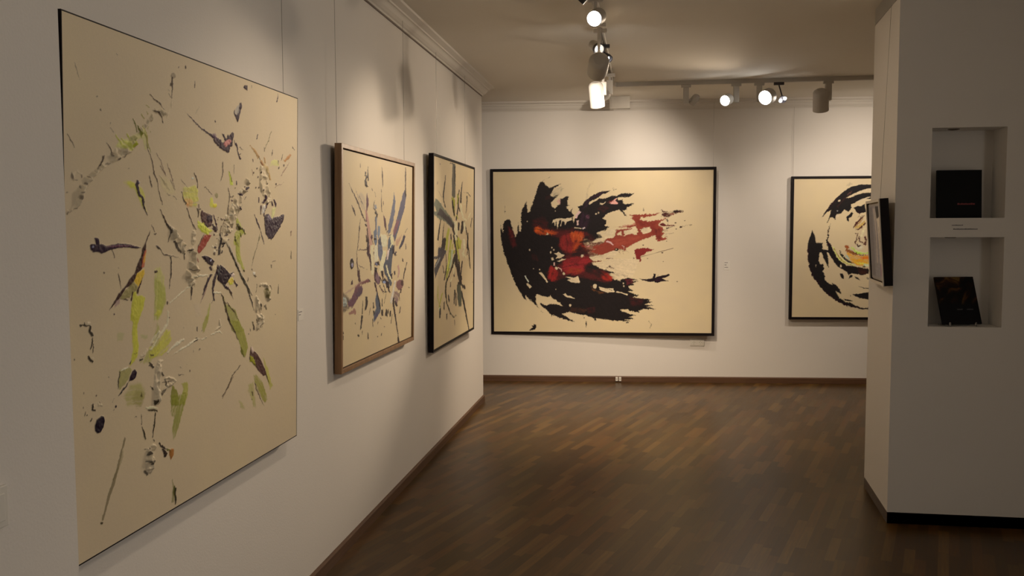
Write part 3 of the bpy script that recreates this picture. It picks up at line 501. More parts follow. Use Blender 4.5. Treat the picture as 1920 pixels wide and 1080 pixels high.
ART_IMPASTO = """bba57e|0.55|1.7|2.1|7|1|0 917 19 939 53 955 71 978 82 998 102 1017 128 1040 164 1063 201 1080 256 1103 303 1122 335 1149 305 1161 275 1142 226 1128 180 1093 152 1072 110 1051 75 1028 56 1004 52 982 39 962 8 945 -9 920
bba57e|0.55|1.7|2.1|7|1|44 1025 49 1042 55 1049 68 1040 79 1047 57 1058 33 1045 30 1025
54402c|1|0.7|1.6|1|0|16 1144 27 1133 47 1114 49 1114 30 1134 18 1145
54402c|1|0.7|1.8|2|0|183 1138 198 1123 205 1112 210 1113 201 1125 184 1139
54402c|1|0.7|1.7|2|0|139 1062 169 1089 173 1102 165 1102 164 1090 138 1063
98922e|1|1.2|1.8|2|0|224 1163 247 1142 265 1129 269 1131 253 1145 226 1164
98922e|1|1.2|1.8|2|0|249 1155 276 1144 286 1126 291 1127 284 1148 251 1157
98922e|1|1.2|1.8|2|0|279 1171 292 1157 295 1158 282 1172
98922e|1|1.2|1.8|2|0|324 1158 303 1137 310 1135 334 1154
a8a050|0.7|3.0|1.8|2|0|224 1131 250 1153 276 1159 302 1151 306 1131 280 1126 250 1131
5e4a3a|0.7|1.1|1.4|1.5|0|54 954 52 953 48 952 44 952 40 953 38 954 40 955 44 956 49 956 52 955
5e4a3a|0.7|1.1|1.4|1.5|0|64 985 63 980 61 978 58 978 56 980 55 984 56 988 58 991 61 991 63 989
5e4a3a|0.7|1.1|1.4|1.5|0|82 999 80 998 74 997 67 997 62 997 60 998 62 1000 67 1000 74 1001 80 1000
5e4a3a|0.7|1.1|1.4|1.5|0|92 1021 91 1019 89 1017 87 1017 85 1018 84 1020 85 1023 87 1024 89 1024 91 1023
5e4a3a|0.7|1.1|1.4|1.5|0|69 1013 68 1010 67 1008 65 1008 63 1010 62 1012 63 1015 65 1017 67 1017 68 1015
5e4a3a|0.7|1.1|1.4|1.5|0|106 1040 105 1039 102 1038 98 1038 95 1038 94 1040 95 1041 98 1042 102 1042 105 1042
5e4a3a|0.7|1.1|1.4|1.5|0|77 1041 76 1038 75 1036 73 1036 71 1037 70 1041 71 1044 73 1046 75 1046 76 1044
5e4a3a|0.7|1.1|1.4|1.5|0|59 1031 58 1030 55 1029 52 1029 49 1029 48 1030 49 1031 52 1032 55 1032 58 1032
5e4a3a|0.7|1.2|1.5|1.5|0|203 1083 200 1082 193 1080 184 1080 177 1080 174 1081 177 1082 184 1083 193 1084 200 1084
5e4a3a|0.7|1.2|1.5|1.5|0|247 1098 245 1096 241 1095 236 1095 232 1095 230 1097 232 1099 236 1101 241 1101 245 1100
5e4a3a|0.7|1.2|1.5|1.5|0|274 1111 273 1108 270 1106 267 1105 264 1107 263 1110 264 1113 267 1115 270 1115 273 1113
5e4a3a|0.7|1.2|1.5|1.5|0|207 1108 206 1104 204 1101 202 1101 200 1103 200 1107 200 1111 202 1113 205 1113 206 1111
5e4a3a|0.7|1.1|1.4|1.5|0|6 922 5 921 1 920 -3 920 -6 921 -8 922 -6 923 -3 924 2 924 5 924
5e4a3a|0.7|1.1|1.4|1.5|0|20 996 19 995 17 994 13 994 11 994 10 995 11 996 14 997 17 997 19 996
5e4a3a|0.7|1.1|1.4|1.5|0|17 941 16 938 15 937 13 937 11 938 11 941 11 943 13 945 15 945 16 943
5e4a3a|0.7|1.1|1.4|1.5|0|37 1039 36 1033 35 1029 33 1029 31 1032 31 1038 31 1044 33 1048 35 1048 36 1045
a89e34|0.6|4.6|1.8|0.5|0|261 1037 287 1041 313 1032 327 1014 335 994 317 1014 291 1023
bba57e|0.55|1.9|2.4|7|1|298 1147 340 1161 360 1182 388 1208 416 1229 445 1250 453 1254 471 1242 494 1254 468 1270 423 1262 400 1234 368 1215 337 1189 317 1174 287 1158
bba57e|0.55|2.0|2.5|4|1|522 1307 516 1282 500 1261 469 1227 477 1226 510 1260 523 1282 526 1307
54402c|1|0.8|2.0|2|0|522 1375 521 1350 522 1331 519 1309 522 1309 526 1331 529 1351 528 1376
54402c|0.5|0.8|2.0|3|0|545 1381 542 1376 535 1371 526 1370 520 1372 517 1376 520 1381 527 1386 535 1387 542 1385
54402c|1|0.8|2.0|2|0|530 1352 529 1349 523 1347 517 1346 512 1346 510 1348 512 1351 517 1353 523 1354 529 1354
54402c|1|0.8|2.0|1|0|499 1329 508 1325 509 1326 500 1330
54402c|1|0.8|2.0|1|0|503 1317 516 1311 519 1313 504 1318
54402c|1|0.8|1.9|3|0|400 1301 420 1289 450 1283 468 1272 484 1262 486 1263 471 1273 454 1286 423 1291 401 1302
54402c|1|0.8|1.9|3|0|412 1255 441 1253 462 1242 469 1226 473 1227 467 1244 445 1257 413 1256
6a6420|1|0.8|1.8|2|0|308 1219 322 1200 329 1183 332 1184 327 1202 311 1220
6a6420|1|0.8|1.9|2|0|331 1201 345 1177 353 1168 356 1169 352 1180 335 1202
6a6420|1|0.8|1.9|2|0|365 1186 371 1178 379 1169 382 1169 379 1180 370 1188
8a7c38|1|0.9|1.9|1.5|0|355 1238 369 1226 371 1228 357 1239
8a7c38|1|0.9|1.9|1.5|0|380 1249 387 1240 391 1242 382 1250
8a7c38|1|0.9|1.9|1.5|0|354 1204 374 1183 386 1140 392 1141 382 1185 360 1206
8a7c38|1|0.9|1.9|1.5|0|394 1209 384 1199 388 1198 396 1209
8a7c38|1|1.0|1.9|1.5|0|401 1193 401 1189 405 1189 405 1194
8a7c38|1|0.9|1.9|1.5|0|378 1269 395 1260 397 1261 380 1270
8a7c38|1|0.9|1.9|1.5|0|353 1236 369 1227 371 1227 354 1237
a09848|0.5|3.1|1.9|1|0|285 1156 308 1172 345 1183 357 1200 373 1188 377 1165 385 1138 373 1137 361 1166 328 1163 304 1142 284 1131
382430|1|0.9|2.1|2|0|590 1284 623 1268 652 1254 673 1245 719 1229 766 1217 783 1210 798 1219 776 1224 725 1233 677 1248 657 1257 626 1269 591 1284
54402c|1|0.8|2.0|1.5|0|613 1419 612 1415 609 1413 606 1412 604 1414 603 1418 604 1422 606 1424 609 1425 612 1423
54402c|1|0.8|2.0|1|0|568 1411 567 1410 566 1408 565 1408 564 1409 563 1411 564 1412 565 1414 566 1414 568 1413
54402c|1|0.9|2.1|1|0|666 1384 661 1363 666 1363 668 1384
8a7858|0.5|0.9|2.1|0.5|0|691 1305 664 1276 666 1276 692 1305
54402c|1|0.8|1.9|2|0|378 1153 396 1122 412 1095 415 1069 433 1049 443 1016 453 992 465 978 469 979 460 993 448 1016 437 1049 421 1070 417 1096 399 1123 380 1154
7c7430|1|0.8|1.9|1|0|388 1154 401 1127 403 1127 391 1155
54402c|1|0.8|1.9|2|0|391 1062 396 1047 405 1027 409 1028 401 1047 394 1062
7a6248|1|0.8|1.9|1.5|0|431 1129 457 1108 483 1066 486 1067 459 1108 433 1130
7a6248|1|0.8|2.0|1.5|0|452 1095 469 1079 488 1064 490 1064 473 1081 455 1096
7a6248|1|0.8|2.0|1.5|0|492 1104 512 1068 538 1024 541 1025 516 1068 496 1105
7a6248|1|0.8|2.0|1.5|0|448 1064 474 1048 505 1025 508 1026 476 1049 449 1064
7a6248|1|0.8|2.0|1.5|0|457 1057 492 1027 494 1028 458 1058
7a6248|1|0.8|2.0|1.5|0|511 1053 538 1020 540 1020 513 1053
a89a60|0.3|4.9|2.0|1|0|449 1064 484 1061 521 1039 544 1015 493 1008 461 1026
54402c|1|0.8|2.0|1|0|492 1010 510 1003 512 1004 494 1011
54402c|1|0.8|2.0|1|0|524 1003 548 995 549 996 526 1004
a89e34|0.75|2.3|1.9|1|0|282 1041 306 1037 322 1034 354 1021 368 1003 366 975 378 952 353 966 337 988 322 1015 294 1025 282 1032
382430|1|0.8|1.9|3|0|328 1044 318 1029 332 1001 352 988 354 970 371 951 381 940 383 941 376 953 365 971 364 990 343 1004 334 1030 340 1043
9a8c7c|1|0.8|1.9|3|0|345 1039 343 1037 340 1036 336 1036 333 1037 332 1039 333 1041 336 1043 340 1043 343 1042
54402c|1|0.8|2.0|3|0|452 959 466 936 483 916 505 899 514 903 491 919 472 938 456 960
bba57e|0.55|2.0|2.5|6|1|496 916 509 892 543 865 569 841 602 852 570 875 529 899 505 918
a69a48|1|4.3|2.1|1.5|0|587 1032 632 1039 663 1046 683 1026 683 994 667 973 626 975 602 987 582 1006
c89858|0.8|3.5|2.1|0.5|0|592 1002 637 998 652 988 637 975 607 982
c08048|0.6|2.6|2.1|0.5|0|607 987 627 988 621 972 609 977
54402c|1|0.9|2.1|1|0|573 1061 597 1045 631 1027 633 1028 598 1045 574 1062
54402c|1|0.9|2.1|2|0|653 1083 665 1074 677 1057 676 1036 681 1036 680 1057 672 1075 658 1085
d0c8a8|1|0.9|2.1|2|0|655 1067 653 1065 650 1064 645 1063 642 1064 641 1067 642 1069 646 1070 650 1070 653 1069
54402c|1|0.9|2.1|2|0|576 1019 585 999 601 983 607 985 589 1000 579 1019
54402c|1|0.9|2.1|2|0|606 971 618 951 644 915 657 900 660 900 648 916 624 952 612 972
54402c|1|0.9|2.1|2|0|670 967 678 957 680 939 685 939 688 958 675 969
4a2c28|1|0.9|2.1|2|0|681 981 686 962 699 965 698 967 690 964 685 982
5a3a34|1|1.4|2.2|3|0|704 966 741 956 769 946 780 932 774 916 746 905 719 916 703 932 698 950
382430|1|1.8|2.2|1|0|736 943 774 949 780 932 746 924
aaa438|1|1.4|2.2|2|0|677 931 714 921 741 905 785 897 763 892 719 900 687 913
b8b030|0.8|2.7|2.2|1|0|789 992 786 983 779 977 770 976 763 982 760 991 763 1001 770 1007 779 1007 786 1002
54402c|1|0.9|2.2|1|0|725 1043 779 1018 782 1020 726 1044
54402c|0.6|0.8|1.8|1|0|291 1075 290 1074 289 1073 287 1073 285 1074 285 1075 285 1076 287 1076 289 1077 290 1076
382430|1|0.9|1.9|3|0|788 1229 804 1220 833 1213 856 1204 873 1211 850 1233 868 1233 882 1220 894 1235 903 1229 934 1251 943 1240 933 1217 927 1194 912 1190 903 1175 894 1169 856 1176 815 1189 787 1200
a86a5c|1|2.2|2.2|1.5|0|856 1201 897 1219 915 1215 903 1200 873 1189
6a5058|0.7|1.8|2.2|1|0|773 1222 802 1205 817 1210 803 1232
382430|1|1.0|1.3|3|0|987 1360 999 1362 1006 1350 990 1322 977 1298 970 1287 958 1299 940 1313 940 1324 952 1340 946 1317 962 1313 977 1338
8a8070|0.7|1.9|2.3|1.5|0|941 1319 965 1342 984 1356 977 1327 965 1314
382430|1|1.0|1.4|3|0|1016 1420 1029 1429 1048 1431 1049 1414 1035 1416
382430|1|0.9|2.2|2|0|807 1271 807 1269 806 1267 803 1266 800 1267 797 1269 796 1271 797 1273 800 1274 804 1273
382430|1|1.0|2.4|1.5|0|1136 1263 1122 1243 1128 1243 1141 1262
54402c|1|1.0|2.4|1|0|1082 1438 1082 1427 1086 1427 1086 1439
382430|1|1.1|2.5|2|0|1320 1445 1319 1428 1307 1408 1316 1408 1323 1428 1322 1445
382430|1|1.0|2.3|3|0|939 1217 959 1202 965 1183 977 1160 992 1155 999 1159 989 1164 970 1184 970 1204 942 1218
54402c|1|1.0|2.3|1.5|0|982 1198 1014 1191 1016 1192 984 1200
54402c|1|1.0|2.3|2|0|997 1176 978 1177 976 1174 994 1173
9a7440|1|1.6|2.4|2|0|1069 1215 1102 1196 1139 1171 1159 1179 1113 1201 1072 1216
9a7440|1|1.6|2.5|2|0|1188 1178 1201 1157 1211 1159 1195 1179
9a7440|1|1.6|2.5|2|0|1156 1162 1183 1145 1201 1151 1170 1167
a06c34|1|1.8|2.6|1.5|0|1451 1214 1412 1196 1383 1180 1394 1176 1430 1191 1464 1211
7a6a40|1|1.0|2.5|1|0|1264 1290 1233 1250 1197 1210 1201 1209 1237 1250 1265 1290
54402c|1|1.0|2.5|1.5|0|1193 1215 1197 1200 1201 1201 1197 1216
54402c|1|1.1|2.5|1.5|0|1270 1213 1262 1190 1267 1191 1274 1213
54402c|1|1.0|2.4|1.5|0|1090 1164 1094 1153 1101 1154 1098 1165
54402c|1|1.1|2.6|1.5|0|1322 1176 1323 1160 1329 1161 1329 1177
54402c|1|1.0|2.4|1.5|0|1134 1183 1161 1166 1165 1168 1136 1183
54402c|1|1.1|2.7|1.5|0|1469 1243 1494 1229 1497 1230 1471 1244
54402c|1|1.1|2.6|1.5|0|1371 1206 1355 1182 1359 1182 1374 1206
a8a250|0.6|4.2|2.5|1|0|1265 1172 1318 1179 1333 1158 1250 1152
bba57e|0.55|2.5|3.1|4|1|1160 1148 1149 1119 1135 1086 1154 1052 1183 1023 1210 996 1261 1001 1260 1035 1230 1065 1221 1091 1235 1121 1224 1153
bba57e|0.55|2.3|2.9|6|1|1038 1088 1023 1058 971 1035 931 1001 913 978 896 950 871 927 850 900 824 871 814 844 870 837 884 860 917 887 933 916 957 939 990 968 996 992 1020 1023 1059 1052 1070 1087
54402c|0.85|0.9|2.2|1.5|0|852 1137 852 1099 838 1070 843 1070 859 1099 858 1137
54402c|0.85|1.0|2.3|1.5|0|937 1132 939 1098 942 1098 941 1132
54402c|0.85|0.9|2.3|1.5|0|893 1045 902 1020 897 989 901 989 908 1020 899 1046
54402c|0.85|0.9|2.3|1.5|0|895 989 889 953 896 952 903 989
54402c|0.85|0.9|2.2|1.5|0|876 939 840 908 826 877 834 877 844 907 879 938
a8a838|1|1.9|2.3|2|0|900 1104 921 1080 933 1061 911 1057 905 1079
6a6420|1|0.9|2.3|1|0|901 1104 920 1068 927 1070 904 1105
382430|1|1.0|2.4|2|0|1061 1058 1035 1051 1024 1040 1031 1039 1046 1046 1066 1054
382430|1|1.0|2.3|2|0|968 1026 1006 1021 1010 1027 972 1031
382430|1|1.0|2.3|2|0|959 980 980 970 991 975 967 984
382430|1|1.0|2.3|2|0|927 949 945 952 944 954 925 952
382430|1|1.0|2.3|2|0|986 997 999 985 1004 987 991 998
382430|1|1.0|2.4|2|0|1030 1010 1042 1019 1039 1020 1025 1011
382430|1|1.0|2.3|2|0|955 1076 957 1062 964 1063 960 1077
928e34|1|2.4|2.4|2|0|957 951 982 928 1008 905 1040 881 1014 884 988 870 963 864 982 893 957 916
98942a|0.8|1.9|2.3|1|0|944 879 963 864 963 841 938 848
504420|1|1.0|2.4|3|0|958 921 974 901 1010 897 1027 881 1034 882 1018 901 990 908 969 923
504420|1|1.0|2.4|2|0|984 884 992 870 998 870 993 885
504420|1|1.0|2.3|2|0|942 876 949 856 958 856 952 876
6a5440|1|0.9|1.5|3|0|812 890 809 890 806 890 804 891 803 892 804 894 807 894 810 894 812 893 813 892
5a4238|1|0.9|1.5|3|0|815 870 814 869 811 869 808 869 806 870 806 871 807 872 810 872 813 872 815 871
6a5440|1|1.0|1.6|3|0|1032 1058 1031 1055 1028 1054 1025 1054 1023 1055 1022 1057 1023 1060 1026 1061 1029 1061 1031 1060
6a5440|1|1.0|1.6|3|0|1015 1028 1012 1028 1008 1029 1006 1031 1005 1033 1008 1035 1011 1035 1015 1034 1017 1032 1018 1029
c8b48c|1|1.0|1.5|3|0|926 987 923 986 919 985 917 986 917 987 919 989 922 991 926 992 928 991 928 989
c8b48c|1|0.9|1.5|3|0|829 863 826 863 823 865 820 867 818 869 818 870 821 870 824 868 828 866 829 864
5a4238|1|0.9|1.5|3|0|813 916 810 916 806 918 803 921 803 923 804 924 807 924 811 922 814 920 815 917
5a4238|1|1.0|1.5|3|0|930 1002 927 1001 922 1000 917 1002 915 1003 915 1005 919 1007 924 1007 928 1006 931 1004
6a5440|1|0.9|1.5|3|0|823 939 821 938 818 938 816 939 815 941 816 942 819 942 822 942 824 941 824 940
7a6c3c|1|0.9|1.5|3|0|889 932 886 931 882 930 878 931 875 932 875 934 877 936 881 936 886 936 889 934
6a5440|1|0.9|1.5|3|0|861 933 859 933 857 934 855 935 856 936 857 937 860 937 862 936 863 935 863 933
c8b48c|1|1.0|1.6|3|0|997 1036 992 1035 988 1036 985 1038 984 1041 987 1043 992 1043 997 1042 1000 1040 1000 1038
6a5440|1|0.9|1.5|3|0|846 935 844 933 840 932 837 933 835 934 835 937 838 938 842 939 845 938 847 937
c8b48c|1|0.9|1.5|3|0|884 942 880 941 875 943 872 945 872 948 875 949 880 950 885 948 887 946 887 944
5a4238|1|1.0|1.5|3|0|920 1016 919 1015 916 1014 913 1015 910 1015 910 1016 911 1017 914 1018 917 1018 919 1017
6a5440|1|1.0|1.5|3|0|896 879 893 878 888 879 885 880 884 882 885 884 888 885 892 884 896 882 897 881
c8b48c|1|0.9|1.5|3|0|794 888 792 886 790 886 788 886 787 887 788 889 789 890 792 891 794 890 795 889
7a6c3c|1|1.0|1.5|3|0|938 1018 936 1017 933 1016 930 1016 929 1018 930 1020 932 1021 935 1022 937 1022 938 1020
6a5440|1|0.9|1.5|3|0|820 933 819 932 817 932 814 932 813 933 813 934 815 935 817 936 819 935 820 934
5a4238|1|1.0|1.5|3|0|931 1017 930 1015 928 1014 925 1014 924 1015 924 1017 925 1019 928 1020 930 1020 931 1019
7a6c3c|1|1.0|1.5|3|0|956 1051 955 1049 952 1048 949 1047 947 1048 946 1050 947 1052 949 1053 952 1053 955 1052
6a5440|1|0.9|1.5|3|0|878 930 875 929 870 929 865 931 862 933 862 934 865 935 870 935 875 933 878 931
c8b48c|1|1.0|1.5|3|0|916 948 912 947 906 948 901 949 898 952 899 954 903 955 909 954 914 952 917 950
5a4238|1|0.9|1.5|3|0|793 879 790 879 787 880 786 882 786 884 788 885 791 885 794 883 796 882 795 880
6a5440|1|0.9|1.5|3|0|850 931 846 931 843 932 842 934 843 936 846 937 851 937 854 936 855 934 854 932
5a4238|1|0.9|1.5|3|0|808 905 804 903 799 904 795 905 792 907 793 909 797 910 802 910 806 909 808 907
382430|1|1.1|2.1|3.5|0|1203 957 1236 964 1265 943 1311 950 1334 950 1366 962 1390 957 1382 937 1342 905 1296 876 1262 856 1228 867 1206 883 1199 914 1195 942
7a6c70|0.6|3.2|2.5|1|0|1236 961 1265 943 1250 936 1214 936
382430|1|1.0|2.5|2|0|1106 954 1120 934 1146 907 1160 892 1167 893 1152 908 1130 936 1109 955
382430|0.8|1.0|2.5|2|0|1161 892 1172 870 1193 843 1198 843 1183 872 1166 893
7a6a40|1|1.0|2.5|1|0|1162 893 1144 862 1133 838 1137 838 1148 862 1165 892
4a3038|1|1.0|2.5|3|0|1195 1037 1197 1020 1173 1001 1182 999 1215 1018 1202 1038
4a3038|1|1.0|2.5|3|0|1222 1008 1191 980 1188 948 1196 948 1207 978 1234 1007
4a3038|1|1.0|2.5|3|0|1163 993 1159 957 1167 957 1170 993
4a3038|1|1.1|2.6|3|0|1278 1021 1293 999 1300 987 1306 988 1313 1001 1290 1023
4a3038|1|1.1|2.5|3|0|1255 1017 1268 992 1278 994 1261 1018
4a3038|1|1.0|2.5|3|0|1142 1026 1146 1002 1153 1002 1149 1026
c8b89c|1|1.0|2.5|4|0|1181 991 1172 961 1190 960 1202 991
a8a060|0.8|2.1|2.6|2|0|1265 983 1303 988 1296 959 1265 943
8a5c34|1|1.0|2.5|2|0|1157 1158 1179 1145 1190 1148 1169 1162
8a5c34|1|1.0|2.5|2|0|1217 1146 1229 1121 1246 1095 1254 1096 1242 1123 1224 1147
a08040|0.6|3.1|2.5|1|0|1182 1154 1214 1122 1251 1094 1264 1097 1241 1128 1201 1159
54402c|1|1.0|1.2|2|0|1138 1132 1135 1130 1130 1128 1127 1129 1125 1130 1126 1133 1129 1135 1133 1137 1137 1136 1138 1134
54402c|1|1.0|1.2|2|0|1145 1099 1141 1097 1137 1096 1134 1096 1132 1098 1133 1100 1136 1103 1140 1104 1144 1104 1145 1102
54402c|1|1.0|1.2|2|0|1107 1113 1104 1111 1100 1110 1096 1110 1094 1112 1095 1115 1098 1117 1102 1118 1106 1118 1107 1116
54402c|1|1.0|1.2|2|0|1152 1059 1148 1057 1144 1055 1141 1056 1139 1058 1140 1060 1143 1062 1147 1064 1151 1063 1152 1061
54402c|1|1.0|1.2|2|0|1127 1058 1124 1055 1120 1054 1116 1055 1115 1056 1116 1059 1119 1061 1123 1062 1126 1062 1128 1060
54402c|1|1.1|1.3|2|0|1313 1079 1310 1076 1305 1075 1301 1076 1299 1077 1300 1080 1304 1083 1308 1084 1312 1083 1314 1082
54402c|1|1.1|1.3|2|0|1391 1160 1388 1158 1383 1156 1379 1157 1377 1159 1378 1161 1381 1164 1386 1165 1390 1165 1392 1163
54402c|1|1.1|1.3|2|0|1340 1147 1337 1145 1332 1143 1328 1144 1326 1145 1327 1148 1330 1151 1335 1152 1339 1152 1341 1150
54402c|1|1.1|1.3|2|0|1467 887 1463 885 1458 884 1454 885 1452 887 1453 889 1456 892 1461 893 1466 892 1468 890
54402c|1|1.0|1.2|2|0|1169 1117 1166 1115 1162 1114 1158 1114 1156 1116 1157 1118 1160 1121 1165 1122 1168 1122 1170 1120
54402c|1|1.0|1.2|2|0|1227 1078 1224 1075 1219 1074 1215 1075 1214 1076 1214 1079 1218 1081 1222 1083 1226 1082 1228 1080
54402c|1|1.0|1.2|2|0|1183 1051 1180 1049 1176 1048 1172 1048 1171 1050 1171 1052 1175 1055 1179 1056 1183 1056 1184 1054
8a6c50|1|1.1|2.6|1|0|1296 1066 1390 1093 1388 1094 1294 1067
8a6c50|1|1.1|2.6|1|0|1360 1117 1392 1141 1439 1174 1435 1175 1385 1142 1354 1118
8a6c50|1|1.0|2.4|1|0|1085 1125 1092 1104 1096 1105 1089 1125
8a6c50|1|1.1|2.7|1|0|1456 892 1456 872 1464 872 1463 892
b8a828|1|1.8|2.2|2|0|812 981 809 977 801 975 792 975 785 977 782 981 785 985 792 987 801 987 809 985
6a6420|0.6|0.9|2.2|1|0|820 1017 818 1012 812 1009 805 1009 799 1012 797 1016 799 1021 805 1024 812 1025 818 1022
4a2c34|1|0.9|2.2|2|0|782 950 798 923 817 896 821 897 806 924 789 951
4a2c34|1|0.9|2.2|2|0|775 905 795 892 809 896 795 910
382430|1|0.7|0.9|4|0|123 878 135 879 144 874 146 861 162 859 178 854 219 859 236 862 279 858 315 852 351 845 315 845 266 849 227 848 194 844 173 837 153 834 138 839 118 838 107 846 103 857 111 862 130 861 128 869
6a4048|1|1.2|1.8|1|0|174 852 227 857 279 854 306 850 253 851 211 850
8a8890|0.5|1.4|1.7|1|0|120 854 119 852 116 851 113 851 110 852 109 854 110 856 113 857 116 857 119 856
46281e|1|0.8|1.1|3.5|0|394 896 392 887 375 863 370 842 360 819 350 785 322 770 308 750 290 738 268 732 246 713 216 693 186 675 212 701 233 719 259 735 286 757 313 773 327 799 346 824 351 843 370 863
a84828|0.8|1.6|1.9|1|0|372 842 367 810 360 789 346 785 351 811 360 837
d09838|1|1.3|1.9|1|0|360 821 370 829 367 805 357 800
c8a030|1|1.6|1.9|2|0|322 770 359 782 362 768 345 743 322 728 303 724 295 735 308 750
8a7a48|1|1.5|1.9|2|0|304 748 326 736 321 723 294 715 285 702 250 700 233 706 259 722
4a3020|1|0.8|1.9|2|0|348 756 338 738 321 724 320 712 327 711 331 722 342 737 351 755
4a3020|1|0.8|1.9|2|0|296 720 289 695 295 694 302 719
4a3020|1|0.8|1.8|2|0|254 698 275 694 277 697 255 701
8a6a60|0.7|2.3|1.8|1|0|216 695 242 706 233 689 211 681
a49a34|1|2.4|1.9|1.2|0|301 719 317 719 321 707 363 699 358 673 343 653 329 633 288 637 293 671 298 696
a09c38|0.6|4.9|2.0|0.8|0|422 781 447 786 471 751 473 696 460 653 439 621 424 623 420 673 416 727
54402c|1|0.7|1.8|1|0|201 846 207 833 212 819 216 820 209 834 203 846
54402c|1|0.8|1.8|1|0|231 791 232 790 235 790 234 792
54402c|1|0.8|1.8|1|0|229 775 236 754 242 731 244 731 240 754 231 775
54402c|1|0.7|1.8|1.5|0|170 780 169 779 166 778 163 778 161 779 160 780 161 782 164 783 166 782 169 781
382430|1|0.8|2.0|2|0|433 771 431 769 427 768 423 768 419 770 417 772 419 774 423 775 428 775 432 774
54402c|1|0.8|1.9|1.5|0|431 887 430 886 425 885 420 885 415 886 414 887 415 889 420 889 425 889 430 889
54402c|1|0.8|1.8|1.5|0|214 662 213 661 211 660 209 660 207 661 206 663 207 664 209 665 211 665 213 664
382430|1|0.8|2.0|2|0|427 851 437 842 448 837 471 821 474 822 451 838 443 845 429 852
54402c|1|0.8|1.9|1|0|401 914 420 892 422 893 403 914
bba57e|0.55|2.1|2.6|8|1|503 903 520 870 555 845 579 823 605 812 612 798 606 780 599 756 589 723 662 709 674 725 644 734 681 739 686 774 680 803 652 832 611 839 591 858 552 880 527 908
bba57e|0.55|2.1|2.6|4|1|635 905 638 879 637 853 640 829 675 830 666 853 667 880 658 907
4e4030|1|0.8|2.0|3|0|480 914 500 904 509 889 515 889 509 907 488 919
4e4030|1|0.8|2.0|3|0|524 863 545 839 569 822 576 824 557 843 531 865
4e4030|1|0.9|2.1|3|0|587 826 590 802 594 802 592 826
4e4030|1|0.8|2.0|3|0|426 850 440 840 472 821 540 812 572 805 573 807 541 814 473 823 445 843 429 851
4e4030|1|0.8|2.0|3|0|505 814 509 789 505 750 498 711 501 711 510 749 516 788 512 814
4e4030|1|0.9|2.1|3|0|629 716 631 696 630 669 633 669 641 695 638 716
4e4030|1|0.9|2.1|3|0|616 767 645 762 663 765 662 767 645 765 617 769
4e4030|1|0.9|2.1|3|0|612 829 652 831 651 835 611 833
4e4030|1|0.8|2.0|3|0|513 901 492 862 495 861 517 900
8a5040|1|0.9|2.1|1|0|672 805 678 790 683 791 677 806
963e2c|1|1.3|1.8|3|0|772 882 747 858 723 840 698 823 681 820 675 832 687 850 723 879 741 885
54402c|1|0.9|2.1|1|0|723 882 687 850 675 832 681 847 705 870
a8a438|1|1.4|2.2|3|0|676 918 723 915 760 894 747 882 711 891 681 906
4a3430|1|0.9|2.2|3|0|777 918 788 896 816 896 817 898 807 904 781 919
4a3430|1|0.9|2.2|2|0|721 917 743 904 752 908 726 919
54402c|1|0.9|2.1|1|0|645 917 668 897 671 898 649 918
322028|1|0.9|1.5|4|0|704 810 729 811 759 804 794 791 778 774 747 782 716 798
a8a0a0|1|0.9|2.2|1|0|770 792 769 790 766 789 762 789 759 790 758 793 759 795 762 797 766 797 769 795
322028|1|0.9|1.5|4|0|836 775 855 768 916 736 909 727 875 704 861 698 809 726 822 751
4a4840|1|1.9|2.2|2|0|816 770 836 772 822 744 803 736
3e2c30|1|0.9|2.2|3|0|817 776 803 753 781 729 774 695 782 654 769 648 772 646 791 653 787 694 799 726 816 750 828 775
3e2c30|1|0.9|2.2|3|0|751 770 767 759 775 760 767 774
3e2c30|1|0.9|2.2|3|0|766 749 745 732 728 711 707 679 711 677 739 708 760 728 777 745
3e2c30|1|1.0|2.3|3|0|910 738 941 742 939 744 908 742
3e2c30|1|1.0|2.3|3|0|919 719 959 690 970 693 927 721
3e2c30|1|1.0|2.3|3|0|867 695 920 667 925 669 882 700
3e2c30|1|1.0|2.3|3|0|857 699 883 685 893 689 866 703
3e2c30|1|0.9|2.2|3|0|743 737 728 701 733 700 749 736
c0a878|1|0.9|2.2|3|0|778 771 803 773 809 761 778 753
d8bca0|1|1.0|2.3|3|0|945 733 942 730 934 728 925 729 917 731 914 735 917 738 925 740 934 739 942 737
b09838|1|1.5|2.3|2|0|888 715 930 726 937 706 902 705
a8a030|1|1.0|2.3|2|0|900 702 929 699 930 702 904 708
c8b890|1|0.9|2.2|4|0|783 679 841 675 841 680 783 684
c8b890|1|0.9|2.1|3|0|502 668 573 696 635 714 631 718 570 698 500 669
c8b890|1|0.9|2.2|4|0|640 740 698 742 746 740 746 744 697 748 638 744
54402c|1|1.0|2.3|2.5|0|873 858 903 822 951 772 982 735 991 737 964 774 916 824 878 859
8a8068|0.6|1.9|2.3|2|0|879 861 918 819 974 762 984 763 928 821 886 862
443830|1|0.9|2.2|3|0|827 887 826 856 818 810 834 809 839 856 832 887
443830|1|0.9|2.3|3|0|849 825 837 813 847 811 855 824
443830|1|0.9|2.3|3|0|856 845 846 838 852 836 862 842
5a4a3c|1|0.9|1.5|3|0|881 910 880 908 877 907 873 907 870 908 869 910 870 911 873 912 877 912 880 911
5a4a3c|1|1.0|1.5|3|0|931 909 930 908 926 907 922 907 918 908 917 909 918 910 922 911 926 911 930 910
5a4a3c|1|1.0|1.5|3|0|903 906 901 904 897 902 892 902 887 904 886 906 887 908 892 909 897 909 901 908
c0ac82|1|1.0|1.5|3|0|932 898 930 896 925 894 918 894 913 896 911 898 913 900 918 901 925 901 930 900
6a5440|1|1.0|1.5|3|0|918 893 916 891 913 890 909 890 906 891 905 893 906 894 909 895 913 895 916 894
